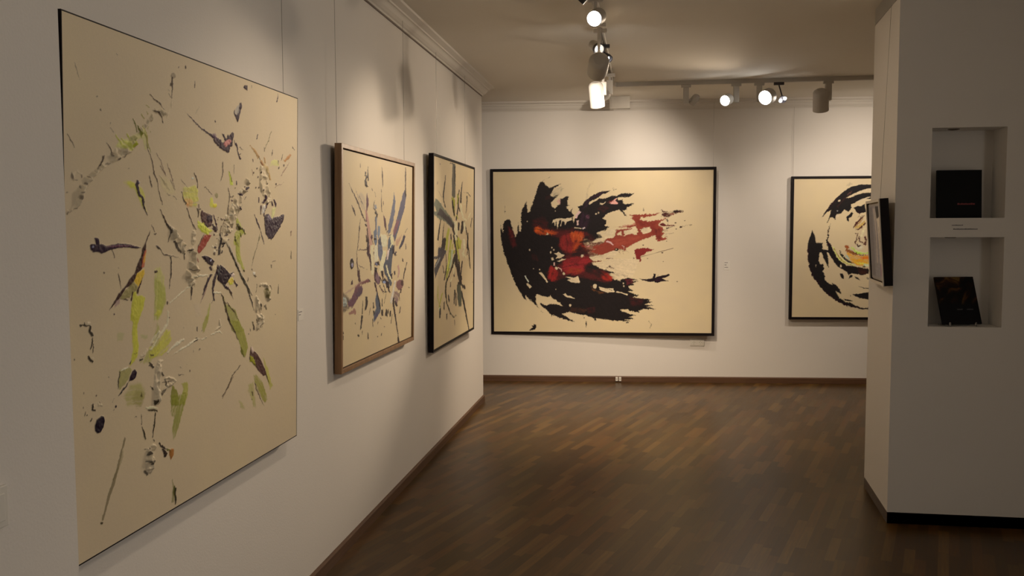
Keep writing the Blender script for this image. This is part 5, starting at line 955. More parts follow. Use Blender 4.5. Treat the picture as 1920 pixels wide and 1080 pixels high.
ART_BURST = """5a4038|1|1.4|3.3|1|0|129 960 174 928 255 875 327 812 386 769 408 772 347 814 274 878 186 930 136 962
5a4038|1|1.4|3.3|1|0|170 855 195 827 230 801 238 802 221 831 177 856
5a4038|1|1.5|3.6|1|0|685 1082 690 1027 707 967 716 967 714 1028 694 1083
5a4038|1|1.7|4.0|1|0|1173 1113 1168 1060 1174 972 1194 973 1196 1062 1189 1114
5a4038|1|1.5|3.7|1|0|678 960 678 849 691 826 704 827 690 849 687 961
5a4038|1|1.4|3.4|1|0|294 742 280 676 260 616 271 615 294 676 308 742
5a4038|1|1.4|3.4|1|0|320 785 292 737 301 737 325 784
5a4038|1|1.5|3.5|1|0|507 953 514 938 524 939 515 953
5a4038|1|1.5|3.6|1|0|554 935 576 909 584 909 564 936
5a4038|1|1.4|3.4|1|0|309 1075 310 1056 317 1057 318 1075
5a4038|1|1.5|3.7|1|0|717 891 718 865 725 866 724 891
3a2c30|1|1.4|3.4|3|0|389 1036 385 1018 406 1015 382 990 388 959 425 955 442 963 433 966 409 991 445 1017 405 1021 416 1037
3a2c30|1|1.4|3.5|2|0|436 1070 430 1045 438 988 459 989 445 1046 445 1070
7a4a56|1|1.4|2.9|1.5|0|423 925 449 892 450 863 427 824 427 766 404 766 412 824 411 872 414 901
c88878|0.7|4.4|3.5|0.8|0|382 832 420 765 420 698 429 611 522 610 498 699 466 768 411 834
7a7a84|1|3.2|3.8|1|0|931 956 960 898 952 834 915 770 861 711 816 696 816 748 877 833 913 897
706a78|1|2.6|3.9|1|0|1164 971 1205 951 1185 916 1166 860 1107 804 1030 727 955 652 916 695 990 792 1066 880 1124 947
a86060|0.8|6.5|3.9|0.8|0|990 781 1048 781 991 716 935 684 916 716
3a2c30|1|1.7|4.0|2|0|1164 977 1156 948 1170 935 1199 937 1205 951 1184 978
7a5050|1|1.5|2.5|1|0|718 819 762 789 780 748 772 722 736 748
5a4a40|1|1.6|3.7|1|0|757 779 775 722 793 722 767 779
a89484|0.4|5.7|3.4|1|0|269 908 309 884 337 831 396 834 395 894 331 923
6a5850|1|1.4|3.4|1|0|289 905 347 860 356 861 296 906
8a7060|1|1.4|3.3|0.6|0|234 940 305 859 310 860 238 941
5a5048|1|1.5|3.6|1.5|0|548 886 530 845 578 825 591 829 542 846 561 886
9a9490|1|1.5|3.6|2|0|552 865 560 840 602 843 584 868
3a2c30|1|1.5|3.6|2|0|551 823 582 810 595 792 608 793 620 814 586 831
8a8a90|1|1.5|3.6|1|0|572 797 581 697 607 697 598 797
6a5a50|1|1.5|3.6|1|0|567 797 568 698 578 698 577 797
8a9094|1|2.4|3.0|1|0|618 747 660 748 660 707 636 667 610 697
7a8088|1|1.5|3.0|1|0|537 718 569 727 603 667 587 627 546 658
3a2c30|1|1.5|3.6|2|0|584 675 580 670 569 668 555 668 544 671 539 675 543 680 555 683 569 683 580 680
6a4048|1|1.5|3.5|2|0|528 686 524 679 513 674 499 675 488 679 484 686 488 693 499 697 512 697 524 693
6a2422|1|1.5|3.6|1|0|500 678 540 618 552 619 512 679
4a2c30|1|1.5|3.5|2|0|421 737 427 650 410 612 462 610 461 650 434 737
4a2c30|1|1.4|3.5|2|0|386 755 398 741 427 744 408 758
4a2c30|1|1.4|3.5|2|0|405 699 410 655 431 655 420 699
6a7078|1|2.5|3.8|1.2|0|817 664 861 695 916 695 899 642 845 601 809 602
5a5c68|1|2.4|3.7|1.2|0|619 667 669 682 704 604 636 606
f0dca0|1|1.6|3.8|2|0|852 695 871 643 836 603 889 598 927 641 907 696
f0e0b0|0.8|4.6|3.7|2|0|669 694 678 665 695 625 782 623 799 666 771 699
50485a|1|1.6|3.7|1.5|0|799 723 778 708 801 705 815 721
50485a|1|1.6|3.8|1.5|0|868 698 806 692 809 689 873 693
50485a|1|1.6|3.8|1.5|0|888 628 840 616 886 606 910 624
50485a|1|1.7|4.0|1.5|0|1150 690 1082 642 1037 609 1065 604 1138 635 1189 686
50485a|1|1.7|4.0|1.5|0|1183 637 1192 603 1212 603 1199 637
c88870|0.8|4.9|3.9|0.8|0|1100 695 986 655 974 626 1012 623 1038 647 1117 692
7a6a58|0.7|1.7|4.0|1|0|1225 733 1170 706 1188 703 1236 732
6a4a40|1|1.4|3.4|1.5|0|273 617 413 612 413 616 273 621
6a4440|1|1.4|3.4|1.5|0|282 615 414 616 413 620 281 619
6a4440|1|1.4|3.4|1.5|0|202 549 329 527 463 500 468 502 333 530 204 551
6a4440|1|1.4|3.4|1.5|0|254 618 257 550 274 512 290 513 269 550 262 618
6a4440|1|1.4|3.4|1.5|0|263 513 270 476 291 448 323 448 311 475 301 512
3a2a30|1|1.1|1.1|4|0|209 549 204 532 188 522 169 523 154 534 148 552 154 569 169 579 188 579 203 567
b0a0a8|1|1.4|3.3|2|0|194 545 191 539 183 536 174 536 166 540 163 546 166 552 174 555 183 555 191 551
985a58|1|2.9|3.4|1.2|0|466 460 466 438 364 434 315 432 235 395 204 387 235 426 315 447 398 453
8a5a60|1|3.4|4.2|1.5|0|323 431 356 413 340 377 283 365 235 343 189 321 128 326 113 353 173 369 219 401 267 424
66505e|0.8|5.7|3.4|0.5|0|299 417 348 413 340 377 267 366 235 385
b88068|1|2.8|3.4|1|0|128 296 220 313 251 300 244 274 220 287 143 284
c89c80|0.7|2.8|3.4|1|0|92 396 227 423 369 447 360 452 212 431 74 406
5a4a48|0.8|8.2|3.3|1.5|0|-4 403 54 408 143 371 113 333 143 320 54 303 -4 284
b8b8a0|1|5.4|3.3|3|0|105 354 97 341 75 335 48 338 26 348 18 361 26 373 48 380 75 378 97 368
6a6058|0.6|2.7|3.3|2|0|92 345 87 342 76 341 61 342 50 345 45 349 50 352 61 353 76 352 87 349
5a3a40|1|1.4|3.3|2|0|181 466 166 450 163 442 183 439 196 446 196 465
5c3840|1|1.5|3.5|2|0|430 640 422 596 474 556 486 502 532 501 526 558 473 598 464 640
5c3840|1|1.5|3.5|2|0|453 454 477 437 490 438 479 455
5c3840|1|1.5|3.7|2|0|549 432 578 391 636 320 670 272 681 271 658 319 603 392 577 432
5c3840|1|1.5|3.6|2|0|554 504 555 446 600 417 655 417 663 447 589 505
5c3840|1|1.5|3.6|2|0|545 605 528 573 542 572 560 604
a07878|0.8|4.6|3.6|1|0|590 481 645 467 646 422 609 413 572 454
f0d8a0|1|2.4|3.6|1.5|0|482 639 534 638 535 561 545 472 509 474 491 563
f4e0b0|1|1.5|3.6|1.5|0|561 638 607 637 626 552 553 538 553 594
6a6e74|1|1.8|3.7|1.5|0|600 368 647 320 676 271 667 249 611 226 548 205 538 251 592 279 573 326
34342e|1|1.5|3.7|1|0|596 368 646 302 663 272 678 272 668 302 605 368
6a5a70|0.8|3.0|3.7|0.5|0|592 257 648 257 593 223 556 221
62666c|1|2.2|4.1|1.5|0|720 526 797 575 877 632 928 631 898 537 879 467 901 394 860 385 799 441 740 479
7c7c84|1|2.4|3.1|1.2|0|616 637 700 635 719 578 663 540 625 581
f0dca4|1|1.5|3.7|2|0|720 608 664 536 645 485 701 480 739 529 777 603
f0dca4|1|1.6|3.8|2|0|765 518 804 463 891 411 910 413 834 465 792 518
e8c8b0|1|1.6|3.8|2|0|827 616 782 548 813 545 846 614
3a3038|1|1.5|3.0|3|0|571 543 644 546 654 523 608 522 553 527
8a8aa8|1|1.5|3.6|2|0|611 528 607 525 596 524 583 525 572 527 568 530 572 532 583 533 596 533 607 531
3a2c30|1|1.5|3.6|2|0|563 518 554 495 589 491 616 511
44343c|1|1.5|3.7|2|0|677 487 712 429 731 428 726 486
44343c|1|1.6|3.8|2|0|698 426 766 408 791 382 849 381 833 416 744 442
44343c|1|1.6|3.8|2|0|855 461 880 431 900 430 904 460
44343c|1|1.5|3.7|2|0|634 460 695 423 773 361 788 361 709 424 657 463
44343c|1|1.6|3.7|2|0|638 410 718 364 840 354 840 359 727 367 654 411
44343c|1|1.6|3.8|2|0|778 400 851 349 870 350 822 402
a8b0c8|1|1.6|1.9|2|0|772 417 766 412 750 410 731 412 716 416 710 421 716 425 731 427 750 426 766 422
8a5c50|1|1.5|3.7|1|0|624 411 737 352 746 353 631 412
3c3648|1|1.6|3.9|2|0|884 612 952 572 1001 567 1004 571 969 575 910 615
3c3648|1|1.6|3.9|2|0|965 596 946 578 974 575 997 592
3c3648|1|1.6|3.9|2|0|925 475 952 450 972 450 957 476
3c3648|1|1.6|3.9|2|0|907 632 902 578 935 577 949 630
a06a60|1|3.3|3.3|2|0|1048 415 1137 404 1148 378 1093 351 1028 355 984 377 995 406
5a3a3a|0.8|1.7|4.0|1|0|1150 391 1144 380 1126 374 1104 376 1086 384 1079 395 1086 405 1103 411 1125 410 1143 402
c89080|0.8|3.3|3.9|1|0|1008 508 1030 471 1016 430 1037 428 1065 469 1042 508
54403c|1|1.7|4.1|1.5|0|1216 522 1149 447 1139 410 1157 409 1167 445 1234 521
54403c|1|1.7|4.0|1.5|0|1112 547 1123 522 1145 522 1134 547
54403c|1|1.7|4.0|1.5|0|1080 358 1067 335 1098 331 1106 356
54403c|1|1.7|4.0|1.5|0|1039 336 1055 286 1068 285 1060 335
54403c|1|1.6|3.9|1.5|0|906 316 911 261 977 171 1047 22 1064 20 999 169 957 259 939 314
54403c|1|1.7|4.0|1.5|0|1018 62 1036 23 1062 21 1048 60
54403c|1|1.6|3.9|1.5|0|941 293 992 253 1024 253 989 294
54403c|1|1.7|4.0|1.5|0|1075 248 1054 207 1072 204 1093 245
8a6068|0.8|4.9|3.9|1|0|922 357 1028 343 1050 305 1008 266 965 293 922 321
dcc8a8|1|1.6|3.9|3|0|948 416 904 353 856 286 888 281 940 348 977 413
54443a|1|1.5|3.5|1.5|0|398 361 404 329 386 288 412 284 444 325 432 359
54443a|1|1.4|3.5|1.5|0|352 344 341 270 357 268 362 343
54443a|1|1.4|3.5|1.5|0|329 266 328 240 313 193 336 190 354 236 362 262
54443a|1|1.5|3.6|1.5|0|529 318 536 284 558 283 546 317
54443a|1|1.5|3.6|1.5|0|533 273 547 249 565 248 561 271
54443a|1|1.5|3.6|1.5|0|522 230 525 180 535 178 537 228
54443a|1|1.6|3.7|1.5|0|698 327 695 281 714 280 709 326
54443a|1|1.6|3.7|1.5|0|683 265 693 229 724 227 725 261
54443a|1|1.6|3.8|1.5|0|780 256 757 218 808 212 804 254
54443a|1|1.6|3.8|1.5|0|812 253 814 224 830 222 832 251
54443a|1|1.6|3.9|1.5|0|860 243 848 209 877 205 884 240
54443a|1|1.6|3.9|1.5|0|897 216 876 164 892 162 910 214
54443a|1|1.5|3.7|1.5|0|660 220 679 207 693 208 674 221
54443a|1|1.6|3.8|1.5|0|776 356 737 289 748 288 785 355
4a3a30|1|1.4|3.4|1|0|271 170 283 156 302 155 297 169
4a3a30|1|1.5|3.6|1|0|434 157 443 123 467 120 451 155
4a3a30|1|1.5|3.5|1|0|346 178 345 162 354 161 353 177
4a3a30|1|1.5|3.7|1|0|614 119 614 113 625 111 629 116
4a3a30|1|1.6|3.7|1|0|689 127 680 111 695 108 704 124
4a3a30|1|1.6|3.8|1|0|739 161 749 154 759 154 749 161
4a3a30|1|1.7|4.1|1|0|1251 353 1298 349 1300 352 1253 358
4a3a30|1|1.4|3.3|1|0|37 212 45 198 57 197 57 210
4a3a30|1|1.4|3.3|1|0|41 194 45 168 57 167 53 193
4a3a30|1|1.4|3.3|1|0|35 160 32 140 41 138 44 158
4a3a30|1|1.5|3.6|1|0|480 289 464 258 471 257 489 288
4a3a30|1|1.4|3.4|1|0|232 233 241 227 247 227 239 233
4a3a30|1|1.5|3.7|1|0|624 203 618 186 627 185 635 201"""
ART_BUNDLE = """3c3430|1|2.0|4.8|1.5|0|389 1303 350 1225 305 1143 326 1103 385 1058 414 1060 354 1105 345 1144 385 1226 404 1304
3c3430|1|2.0|4.7|1.5|0|257 990 196 918 136 814 180 812 229 916 280 990
3c3430|1|2.0|4.8|1.5|0|347 938 299 851 277 758 323 757 328 850 365 937
3c3430|1|2.2|5.2|1.5|0|879 1208 822 1148 862 1148 906 1208
3c3430|1|2.2|5.2|1.5|0|1002 1286 937 1195 915 1104 977 1105 986 1197 1023 1286
3c3430|1|2.3|5.4|1.5|0|1178 1175 1186 1131 1151 1032 1173 1032 1223 1131 1215 1176
3c3430|1|2.3|5.4|1.5|0|1031 1197 1228 1197 1342 1172 1355 1175 1239 1202 1034 1201
3c3430|1|2.3|5.5|1.5|0|1214 859 1212 799 1187 724 1225 722 1272 798 1267 859
3c3430|1|2.3|5.6|1.5|0|1415 999 1339 913 1370 912 1446 998
3c3430|1|2.4|5.6|1.5|0|1490 1030 1495 983 1544 984 1530 1031
3c3430|1|2.3|5.4|1.5|0|1080 964 1166 874 1170 845 1200 844 1202 875 1101 965
3c3430|1|2.1|5.0|1.5|0|541 1401 697 1397 714 1408 553 1408
5a5448|1|2.1|4.2|2|0|641 1398 738 1412 747 1272 742 1145 693 1136 619 1147 618 1265
2c2622|1|2.1|5.0|1|0|690 1387 704 1305 705 1249 724 1249 750 1307 735 1391
6a6a58|1|3.2|6.3|1.5|0|87 1122 225 1087 370 1038 584 987 713 933 648 897 491 931 312 957 170 969 34 993 7 1018 115 1020 33 1069 60 1095
4a4242|1|4.1|4.9|1|0|225 1048 430 999 616 960 713 926 616 904 430 952 254 983 115 994
8a8434|1|2.1|5.0|2|0|599 1137 620 1111 663 1030 696 988 728 989 727 1032 736 1118 659 1144
2e2a1c|1|2.1|5.0|2|0|610 1119 630 1064 689 995 721 997 694 1067 648 1121
8a8434|1|2.1|5.1|1.5|0|808 1175 812 1133 796 1090 823 1090 873 1135 842 1177
3c3430|1|2.1|5.2|1.5|0|859 1149 820 1062 755 962 801 961 867 1062 893 1150
d8c8a0|1|2.7|5.3|3|0|918 1092 948 1034 1033 976 1194 962 1207 968 1076 982 1017 1038 974 1095
d8c8a0|1|2.6|5.1|3|0|696 953 723 876 708 792 787 789 836 876 795 955
d8c8a0|1|2.7|5.5|3|0|1341 1029 1221 974 1256 972 1362 1027
d8c8a0|1|2.7|5.4|3|0|1055 949 1074 875 1147 875 1127 950
d8c8a0|1|2.7|5.4|3|0|1032 808 1052 726 1139 725 1119 808
3c3430|1|2.1|5.1|2.5|0|616 925 633 882 689 846 739 849 697 884 713 926
3c3430|1|2.2|5.3|2.5|0|980 956 950 891 933 855 1002 852 1056 889 1058 956
3c3430|1|2.2|5.2|2.5|0|846 948 836 883 891 882 914 948
3c3430|1|2.1|5.1|2.5|0|656 847 725 748 771 748 707 849
3c3430|1|2.2|5.2|2.5|0|764 846 867 772 932 776 796 848
3c3430|1|2.1|5.0|2.5|0|564 856 586 793 618 793 608 856
3c3430|1|2.1|4.9|2.5|0|477 877 465 809 490 808 507 877
3c3430|1|2.0|4.8|2.5|0|329 826 243 748 387 739 416 821
3c3430|1|2.0|4.8|2.5|0|174 757 175 729 341 735 283 761
3c3430|1|2.2|5.2|2.5|0|827 1090 896 1034 929 1036 860 1092
9a9440|1|2.9|4.9|2|0|492 899 417 838 403 729 463 726 508 834 553 896
9a9440|1|3.0|5.2|2|0|804 824 867 729 969 730 891 826
9a9440|1|2.9|5.0|2|0|628 779 613 723 657 722 673 778
9a9440|1|3.0|5.1|2|0|763 1002 833 975 857 978 792 1006
a8987c|0.5|2.2|5.3|2|0|1034 1089 1161 1097 1161 1102 1034 1104
8a7460|1|1.9|4.7|0.5|0|239 1372 236 1367 228 1364 217 1363 209 1365 206 1370 209 1375 217 1378 228 1379 236 1377
8a7460|0.7|1.9|4.6|0.5|0|162 1228 158 1220 147 1215 134 1214 123 1218 118 1226 123 1234 133 1239 147 1239 158 1235
8a7460|1|2.0|4.7|0.5|0|110 1193 277 1128 287 1129 117 1194
a08868|0.4|9.0|5.4|1|0|1143 1069 1152 995 1249 996 1255 1072
4c4648|1|3.1|5.5|1.5|0|160 751 340 754 435 716 310 670 220 617 132 566 74 535 45 604 74 637 160 675 17 680 17 693 160 696
8a8a84|0.6|3.1|4.7|1|0|87 615 238 677 201 683 61 619
8e8a3a|1|2.9|4.2|2|0|515 728 734 723 734 700 649 695 633 622 517 561 469 520 406 502 436 586 484 642
c0bc60|1|2.1|5.0|1.5|0|532 714 494 642 437 573 468 570 539 639 565 712
aab0a0|0.6|4.2|5.0|1|0|598 734 582 661 527 590 573 586 649 657 665 732
3a3424|1|2.1|5.0|2.5|0|711 694 651 623 516 540 400 481 384 409 440 318 556 233 700 182 805 193 785 200 714 191 586 234 471 317 429 407 444 477 553 535 717 616 759 691
3c3430|1|2.0|4.9|2|0|410 702 424 594 340 506 377 502 449 593 429 702
3c3430|1|2.0|4.8|2|0|303 620 346 561 370 561 318 620
3c3430|1|2.2|5.2|2|0|665 804 741 744 754 615 855 496 936 430 1009 428 978 494 859 614 797 745 732 807
3c3430|1|2.2|5.2|2|0|731 693 730 609 846 549 912 552 812 609 773 692
3c3430|1|2.2|5.2|2|0|852 651 886 550 944 548 902 650
3c3430|1|2.2|5.3|2|0|1006 631 945 548 931 494 975 491 996 544 1044 628
3c3430|1|2.1|5.1|2|0|685 552 692 514 727 513 719 551
3c3430|1|2.3|5.5|2|0|1215 799 1232 735 1206 671 1229 670 1280 733 1254 799
3c3430|1|2.3|5.5|2|0|1256 734 1299 619 1337 553 1370 552 1339 618 1296 733
3c3430|1|2.2|5.3|2|0|942 508 965 468 1017 466 1001 506
3c3430|1|2.2|5.4|2|0|977 434 1030 402 1101 387 1149 388 1143 410 1005 437
3c3430|1|2.2|5.3|2|0|844 467 871 373 920 277 994 272 966 368 916 464
3c3430|1|2.3|5.5|2|0|937 383 1036 290 1118 203 1292 16 1332 13 1179 200 1103 287 1010 381
3c3430|1|2.3|5.5|2|0|1114 220 1146 193 1191 191 1143 219
3c3430|1|2.1|5.1|2|0|715 409 691 342 692 297 720 295 733 339 763 404
3c3430|1|2.1|5.0|2|0|571 492 562 441 588 439 598 490
3c3430|1|2.1|5.0|2|0|490 387 497 346 504 328 537 325 556 342 516 386
3c3430|1|2.0|4.9|2|0|345 341 345 284 376 281 376 338
3c3430|1|2.1|5.0|2|0|440 246 434 196 460 193 472 243
3c3430|1|2.0|4.8|2|0|208 324 196 277 202 234 232 231 262 270 238 322
3c3430|1|2.2|5.2|2|0|757 382 765 275 801 272 792 380
3c3430|1|2.2|5.2|2|0|716 166 722 120 750 118 734 165
3c3430|1|2.4|5.7|2|0|1509 687 1498 629 1558 627 1544 686
3c3430|1|2.4|5.7|2|0|1453 424 1449 420 1472 417 1485 420
3c3430|1|2.2|5.2|2|0|785 804 804 728 875 728 821 804
585848|1|4.4|6.2|1.5|0|809 440 954 430 993 350 994 255 884 257 828 347
3a3630|1|3.4|5.1|1|0|683 672 770 677 736 625 633 622
d0c098|1|2.7|5.4|2.5|0|1061 755 1036 683 1163 646 1194 650 1088 683 1137 751
d0c098|1|2.5|5.0|2.5|0|616 513 546 480 589 474 653 508
d0c098|1|2.6|5.1|2.5|0|677 613 668 538 702 536 725 610
d0c098|1|2.7|5.4|2.5|0|970 698 1045 658 1118 660 1078 702
989238|0.85|3.0|5.2|1.5|0|740 804 805 712 889 626 939 626 875 713 795 805
989238|0.85|3.1|5.3|1.5|0|929 804 876 736 948 732 1003 800
989238|0.85|2.8|4.7|1.5|0|154 475 151 399 174 397 169 474
989238|0.85|2.8|4.8|1.5|0|298 417 205 347 178 307 208 303 240 342 328 413
989238|0.85|2.9|5.0|1.5|0|564 808 516 729 581 726 630 806
989238|0.85|2.8|4.7|1.5|0|122 421 181 347 204 346 144 421
d0c8a0|1|2.0|4.8|2|0|193 313 181 296 205 293 222 309
8a7a60|1|2.3|5.5|1|0|1230 646 1333 553 1349 553 1246 646"""

def lin(c): return np.where(c <= .04045, c/12.92, ((c+.055)/1.055)**2.4)
def hexlin(h): return lin(np.array([int(h[i:i+2], 16)/255 for i in (0, 2, 4)]))
def vnoise(rng, nx, ny, cell):
    gx, gy = int(nx/cell)+3, int(ny/cell)+3
    g = rng.random((gx, gy))*2-1
    x = np.arange(nx)/cell; y = np.arange(ny)/cell
    xi = x.astype(int); yi = y.astype(int); fx = x-xi; fy = y-yi
    fx = fx*fx*(3-2*fx); fy = fy*fy*(3-2*fy)
    a = g[np.ix_(xi, yi)]; b_ = g[np.ix_(xi+1, yi)]; c = g[np.ix_(xi, yi+1)]; d = g[np.ix_(xi+1, yi+1)]
    fx = fx[:, None]; fy = fy[None, :]
    return (a*(1-fx)+b_*fx)*(1-fy)+(c*(1-fx)+d*fx)*fy
def paint(art, x0, y0, wmm, hmm, step, seen, albedo, seed, dk=.45):
    """returns colour grid (nx, ny, 3) and relief grid in mm"""
    rng = np.random.default_rng(seed)
    nx, ny = int(wmm/step)+1, int(hmm/step)+1
    X = x0+np.linspace(0, wmm, nx); Y = y0+np.linspace(0, hmm, ny)
    GX, GY = np.meshgrid(X, Y, indexing='ij')
    c1, c2, c3 = 26/step, 9/step, 4.5/step
    wx = vnoise(rng, nx, ny, c1)*.8+vnoise(rng, nx, ny, c2)*.9+vnoise(rng, nx, ny, c3)*.7
    wy = vnoise(rng, nx, ny, c1)*.8+vnoise(rng, nx, ny, c2)*.9+vnoise(rng, nx, ny, c3)*.7
    crin = np.abs(vnoise(rng, nx, ny, 30/step))*1.0+np.abs(vnoise(rng, nx, ny, 15/step))*.45
    tab = rng.random((256, 64))
    def streak(p, px, py, lam):
        c = p.mean(0); q_ = p-c; cov = q_.T @ q_; ev, evec = np.linalg.eigh(cov); ax = evec[:, 1]; el = math.sqrt(max(ev[1], 1e-9)/max(ev[0], 1e-9))
        s_ = (px-c[0])*ax[0]+(py-c[1])*ax[1]; t_ = (px-c[0])*-ax[1]+(py-c[1])*ax[0]
        def smp(l):
            a_ = t_/l+1000; b2 = s_/(l*14)+500; ai = a_.astype(int); bi = b2.astype(int); fa = a_-ai; fb = b2-bi
            fa = fa*fa*(3-2*fa)
            g = lambda i, j: tab[i % 256, j % 64]
            return (g(ai, bi)*(1-fa)+g(ai+1, bi)*fa)*(1-fb)+(g(ai, bi+1)*(1-fa)+g(ai+1, bi+1)*fa)*fb
        return smp(lam)*.6+smp(lam*.45)*.4, el
    mott = vnoise(rng, nx, ny, 260/step)*.6+vnoise(rng, nx, ny, 90/step)*.4
    fine = vnoise(rng, nx, ny, 6/step)*.5+vnoise(rng, nx, ny, 14/step)*.5
    cv = np.array(albedo); sc = cv/hexlin(seen)
    C = cv[None, None, :]*(1+.035*mott[..., None])*np.ones((nx, ny, 1)); H = fine*.12
    C[..., 2] *= 1-.04*mott
    for line in art.strip().split('\n'):
        f = line.split('|'); col = hexlin(f[0])*sc; lum = col.mean()/cv.mean(); col = col*(dk+(1-dk)*min(1, lum)); col = np.clip(col*min(1, .86/col.max()), 0.003, 1); al, soft, jit, hh = map(float, f[1:5]); kind = int(f[5])
        p = np.array([float(t) for t in f[6].split()]).reshape(-1, 2)
        mg = soft+jit*2.4+step*2
        i0 = max(0, int((p[:, 0].min()-mg-x0)/step)); i1 = min(nx, int((p[:, 0].max()+mg-x0)/step)+2)
        j0 = max(0, int((p[:, 1].min()-mg-y0)/step)); j1 = min(ny, int((p[:, 1].max()+mg-y0)/step)+2)
        if i1 <= i0 or j1 <= j0: continue
        s = np.s_[i0:i1, j0:j1]
        px = GX[s]+wx[s]*jit; py = GY[s]+wy[s]*jit
        d2 = np.full(px.shape, 1e9); ins = np.zeros(px.shape, bool)
        q = np.roll(p, -1, 0)
        for (ax, ay), (bx, by) in zip(p, q):
            ex, ey = bx-ax, by-ay; L2 = ex*ex+ey*ey
            if L2 < 1e-9: continue
            t = np.clip(((px-ax)*ex+(py-ay)*ey)/L2, 0, 1)
            dd = (px-ax-t*ex)**2+(py-ay-t*ey)**2; np.minimum(d2, dd, out=d2)
            if ay != by: ins ^= ((ay > py) != (by > py)) & (px < ex*(py-ay)/(by-ay)+ax)
        sd = np.where(ins, 1, -1)*np.sqrt(d2)
        sf = max(soft, step*.55)
        ext = p.max(0)-p.min(0); big = min(ext); stv, el = streak(p, px, py, max(step*1.7, 4.5))
        sv = stv-.5
        if max(ext) > 14 and kind == 0: sd = sd+sv*min(jit*3.0, big*.35, 12)
        a = np.clip(sd/(2*sf)+.5, 0, 1); a = a*a*(3-2*a)
        if kind == 1:
            e = np.clip(sd/9.0, 0, 1)*np.clip(1.45-crin[s]*1.9, 0, 1.2)
            H[s] = np.maximum(H[s], e*hh*1.5)
            a = a*np.clip(.35+e, 0, 1)
        else:
            H[s] = H[s]+a*al*hh*(.55+.45*fine[s])*np.clip(.5+np.minimum(sd, 6)/8, .3, 1)
        v = 1+.10*fine[s]+(.28*sv if big > 8 else 0)
        if soft > 1.6*step and kind == 0: a = a*np.clip(.88+1.9*sv, .15, 1)
        A = (a*al)[..., None]
        C[s] = C[s]*(1-A)+col[None, None, :]*v[..., None]*A
    return X, Y, C, H
def paint_mat():
    m = new_mat('oil paint on canvas', 0.55, (0.7, 0.6, 0.4), spec=0.2); nt = m.node_tree; N = nt.nodes; L = nt.links; b = N['Principled BSDF']
    at = N.new('ShaderNodeAttribute'); at.attribute_name = 'paint'
    tc = N.new('ShaderNodeTexCoord'); n = N.new('ShaderNodeTexNoise'); n.inputs['Scale'].default_value = 260; n.inputs['Detail'].default_value = 3
    L.new(tc.outputs['Object'], n.inputs['Vector'])
    mr = N.new('ShaderNodeMapRange'); mr.inputs['To Min'].default_value = .93; mr.inputs['To Max'].default_value = 1.07; L.new(n.outputs['Fac'], mr.inputs['Value'])
    vm = N.new('ShaderNodeVectorMath'); vm.operation = 'SCALE'; L.new(at.outputs['Color'], vm.inputs[0]); L.new(mr.outputs[0], vm.inputs['Scale'])
    L.new(vm.outputs[0], b.inputs['Base Color'])
    bp = N.new('ShaderNodeBump'); bp.inputs['Strength'].default_value = .12; bp.inputs['Distance'].default_value = .0006
    L.new(n.outputs['Fac'], bp.inputs['Height']); L.new(bp.outputs['Normal'], b.inputs['Normal'])
    return m
M_PAINT = paint_mat()
def canvas(name, parent, W, art, inset, rec, step, seen, albedo, seed, Hh, xoff=0):
    """a fine grid in the local xz plane (x along, z up, -y towards the viewer)"""
    wmm, hmm = (W-2*inset)*1000, (Hh-2*inset)*1000
    X, Y, C, R = paint(art, inset*1000, inset*1000, wmm, hmm, step, seen, albedo, seed)
    nx, ny = len(X), len(Y)
    n = nx*ny
    co = np.empty((nx, ny, 3), np.float32)
    co[..., 0] = (X[:, None]/1000)-W/2; co[..., 2] = Y[None, :]/1000; co[..., 1] = rec-R/1000
    me = bpy.data.meshes.new(name)
    me.vertices.add(n); me.vertices.foreach_set('co', co.reshape(-1))
    idx = np.arange(n).reshape(nx, ny)
    q = np.stack([idx[:-1, :-1], idx[1:, :-1], idx[1:, 1:], idx[:-1, 1:]], -1).reshape(-1, 4).astype(np.int32)
    nf = len(q)
    me.loops.add(nf*4); me.loops.foreach_set('vertex_index', q.reshape(-1))
    me.polygons.add(nf); me.polygons.foreach_set('loop_start', np.arange(0, nf*4, 4, dtype=np.int32))
    try: me.polygons.foreach_set('loop_total', np.full(nf, 4, np.int32))
    except Exception: pass
    me.update(calc_edges=True); me.polygons.foreach_set('use_smooth', np.ones(nf, bool))
    ca = me.color_attributes.new('paint', 'FLOAT_COLOR', 'POINT')
    rgba = np.ones((nx, ny, 4), np.float32); rgba[..., :3] = C
    ca.data.foreach_set('color', rgba.reshape(-1))
    me.materials.append(M_PAINT)
    o = bpy.data.objects.new(name, me); COL.objects.link(o); o.parent = parent
    return o
def frame_mesh(W, H, fw, d, lip=0.0):
    b = MB()
    x0, x1 = -W/2, W/2
    rings = [((x0, 0, x1, H), 0), ((x0+fw, fw, x1-fw, H-fw), 0), ((x0+fw, fw, x1-fw, H-fw), d), ((x0, 0, x1, H), d)]
    vs = []
    for (a, z0, c, z1), y in rings: vs += [(a, y, z0), (c, y, z0), (c, y, z1), (a, y, z1)]
    fs = []
    for r in range(4):
        r2 = (r+1) % 4
        for k in range(4): fs.append((r*4+k, r*4+(k+1) % 4, r2*4+(k+1) % 4, r2*4+k))
    b.add(vs, fs); return b
def place(o0, a, n, s, z0, W, H, yaw, lean):
    o0, a, n = Vector(o0), Vector(a), Vector(n)
    a2 = a*math.cos(yaw)+n*math.sin(yaw); n2 = -a*math.sin(yaw)+n*math.cos(yaw)
    up = n2*math.sin(lean)+Vector((0, 0, 1))*math.cos(lean)
    org = o0+a*s+Vector((0, 0, z0)); yy = up.cross(a2)   # into the wall
    m = Matrix(((a2.x, yy.x, up.x, org.x), (a2.y, yy.y, up.y, org.y), (a2.z, yy.z, up.z, org.z), (0, 0, 0, 1)))
    return m
